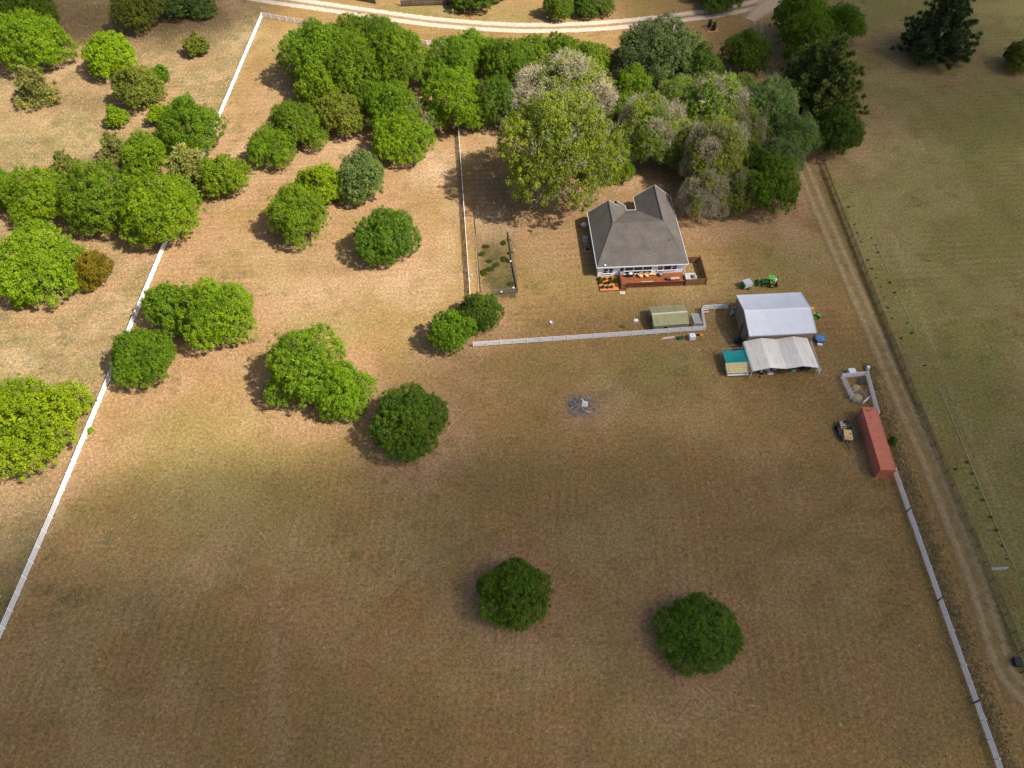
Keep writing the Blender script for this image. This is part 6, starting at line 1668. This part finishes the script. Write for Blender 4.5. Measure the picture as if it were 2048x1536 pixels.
tree(1610, 85, 50, 60, 'big', 'green', 'green tree below the top one on the lane', 1.0, WD, tint=.85)
tree(1682, 48, 38, 58, 'big', 'green', 'green tree on the field side at the top of the lane', 1.0, WD, tint=.9)
tree(1655, 165, 62, 62, 'bigpine', 'midpine', 'large dark pine on the field side of the lane', .5, WD, tint=1.0)
tree(1612, 160, 52, 60, 'bigpine', 'midpine', 'dark pine leaning over the lane', .5, WD, tint=.9)
tree(1668, 266, 47, 60, 'dense', 'dark', 'dark rounded tree at the end of the brown fence', .3, WD, tint=.85)
tree(1888, 55, 62, 55, 'bigpine', 'darkpine', 'dark bushy pine alone in the east field', litter=.6)
tree(2036, 113, 32, 30, 'mid', 'olive', 'olive bush cut by the picture edge in the east field', tint=.75, litter=.5)
tree(1116, 14, 30, 27, 'mid', 'green', 'round tree across the gravel road, the western one', litter=.4, tint=.9)
tree(1186, 8, 42, 26, 'mid', 'dark', 'dark wide tree across the gravel road, the eastern one', litter=.4)
tree(960, -14, 60, 12, 'mid', 'dark', 'dark shrubs at the very top beyond the picket fence', litter=.3)
tree(1440, -16, 60, 22, 'mid', 'dark', 'dark tree at the very top above the gravel road', litter=.3)
tree(1785, 882, 9, 12, 'small', 'dark', 'green bush between the container and the white fence', litter=.2, tint=1.1)

# small plants: saplings in the east field, plants in the mulch bed, conifers in the roadside planter
SAP = make_crown(.5, .5, 900, .06, .16, 3)[0]
rows = [(1686, 397), (1697, 415), (1709, 450), (1714, 466), (1722, 484), (1736, 521), (1744, 538), (1752, 557), (1761, 574), (1768, 595), (1776, 616), (1784, 637), (1802, 677), (1743, 477), (1752, 491), (1756, 506), (1780, 566), (1789, 586), (1815, 647), (1824, 667),
        (1911, 939), (1934, 925), (1944, 948), (1954, 977), (1965, 1001), (1981, 1035), (1992, 1061), (2004, 1092), (2014, 1119), (1850, 732)]
for i, (px, py) in enumerate(rows):
    t = root('sapling', 'small dark sapling in the planted rows of the east field', 'sapling', at0(px, py), i * 1.3, 'saplings planted in the east field')
    s = rndT.uniform(.25, .42)
    inst('leaves', SAP, t, (0, 0, .38 * s), (0, 0, 0), (s, s, s), tuple(c * 1.2 for c in COLS['dark']))
    mb = MB(); mb.tube([(0, 0, 0), (0, 0, .4)], .02, 5); mb.build('stem', 'bark', t)
for i, (x, y, s) in enumerate(((.75, -.5, .9), (1.7, -.6, .8), (2.9, -.5, .8), (3.8, -1.2, 1.2), (.85, -1.4, .9), (1.75, -1.7, .7), (2.6, -1.6, 1.0), (1.1, -2.7, .8), (2.0, -2.75, .7), (2.8, -2.7, .7))):
    t = root('bedding_plant', 'small dark plant growing in the orange mulch bed', 'plant', hloc(x, y, .06), i, 'plants in the mulch bed')
    inst('leaves', SAP, t, (0, 0, .3 * s), (0, 0, 0), (s * .75, s * .75, s * .8), tuple(c * .4 for c in COLS['olive']))
    mb = MB(); mb.tube([(0, 0, 0), (0, 0, .3)], .02, 5); mb.build('stem', 'bark', t)
CON = make_pine(.55, 1.9, 905, .09, .02, 26, whorls=8)
for lab, dx, dy, s in (('dark conifer shrub behind the white sign frame', -.45, 1.0, 1.0), ('dark conifer shrub in front of the white sign frame', .35, -.75, 1.15)):
    t = root('conifer_shrub', lab, 'shrub', OR.location + Vector((dx, dy, .08)), 0, 'conifers in the roadside planter')
    inst('crown', CON, t, (0, 0, 0), (0, 0, 0), (s, s, s), COLS['darkpine']); mb = MB(); mb.tube([(0, 0, 0), (0, 0, .8)], .04, 6); mb.build('trunk', 'bark', t)
for i in range(16):
    px, py = rndT.uniform(962, 1022), rndT.uniform(480, 575)
    sv = root('weed_clump', 'low green weed clump growing inside the timber edged plot', 'weed', at0(px, py), i, 'weeds in the garden plot')
    q = rndT.uniform(.5, 1.0); inst('leaves', SAP, sv, (0, 0, .1), (0, 0, 0), (q, q * 1.3, .45), tuple(c * .35 for c in COLS['olive']))

# ---------------------------------------------------------------- rough grass: tussocks in the west field and along the lane
def tussocks():
    rs = np.random.RandomState(12); pts = []
    n = 60000
    x = rs.uniform(-150, -68, n); y = rs.uniform(25, 222, n)
    lf = -68.3 - (204.2 - y) * 0.0262
    k = (x < lf - .6) & (rs.rand(n) < .25 + .75 * sstep(.42, .62, fbm(x, y, 7, 71)))
    pts.append(np.stack([x[k], y[k], rs.uniform(.08, .22, k.sum()), rs.beta(3, 2, k.sum())], 1))
    m = 3800
    y = rs.uniform(14, 84, m); x = 63.2 + np.abs(rs.normal(0, 1.15, m)) + .2
    k = (x < 66.8) & ((y < 60) | (x > 62.6))
    pts.append(np.stack([x[k], y[k], rs.uniform(.14, .34, k.sum()), rs.uniform(.25, 1, k.sum())], 1))
    P = np.concatenate(pts); n = len(P); B = 3
    ci = np.repeat(np.arange(n), B); a = rs.uniform(0, 2 * math.pi, n * B)
    base = np.stack([P[ci, 0] + rs.normal(0, .12, n * B), P[ci, 1] + rs.normal(0, .12, n * B), np.zeros(n * B)], 1)
    h = P[ci, 2] * rs.uniform(.6, 1.2, n * B); lean = rs.uniform(.3, 1.1, n * B)[:, None] * h[:, None]
    tip = base + np.stack([np.cos(a), np.sin(a), np.zeros(n * B)], 1) * lean + np.stack([np.zeros(n * B), np.zeros(n * B), h], 1)
    s = np.stack([-np.sin(a), np.cos(a), np.zeros(n * B)], 1) * rs.uniform(.04, .10, n * B)[:, None]
    v = np.stack([base - s, base + s, tip + s * .25, tip - s * .25], 1).reshape(-1, 3)
    me = quads_mesh('rough_grass', v, np.clip(P[ci, 3] + rs.normal(0, .1, n * B), 0, 1), 'leaf')
    return me
def grass_mat():
    m, nt, b = nodes_of('dry_tussock')
    at = nt.nodes.new('ShaderNodeAttribute'); at.attribute_name = 'tint'
    cr = nt.nodes.new('ShaderNodeValToRGB'); e = cr.color_ramp.elements
    e[0].color = (0.10, 0.10, 0.032, 1); e[1].color = (0.42, 0.31, 0.17, 1); k = e.new(.35); k.color = (0.22, 0.18, 0.075, 1)
    nt.links.new(at.outputs['Fac'], cr.inputs['Fac']); nt.links.new(cr.outputs[0], b.inputs['Base Color']); b.inputs['Roughness'].default_value = .9; b.inputs['Specular IOR Level'].default_value = .1
    return m
me = tussocks(); me.materials.clear(); me.materials.append(grass_mat())
o = bpy.data.objects.new('rough_grass', me); COL.objects.link(o)
tag(o, 'rough dry grass tussocks in the west field and along the lane', 'grass', kind='stuff')
make_ground()
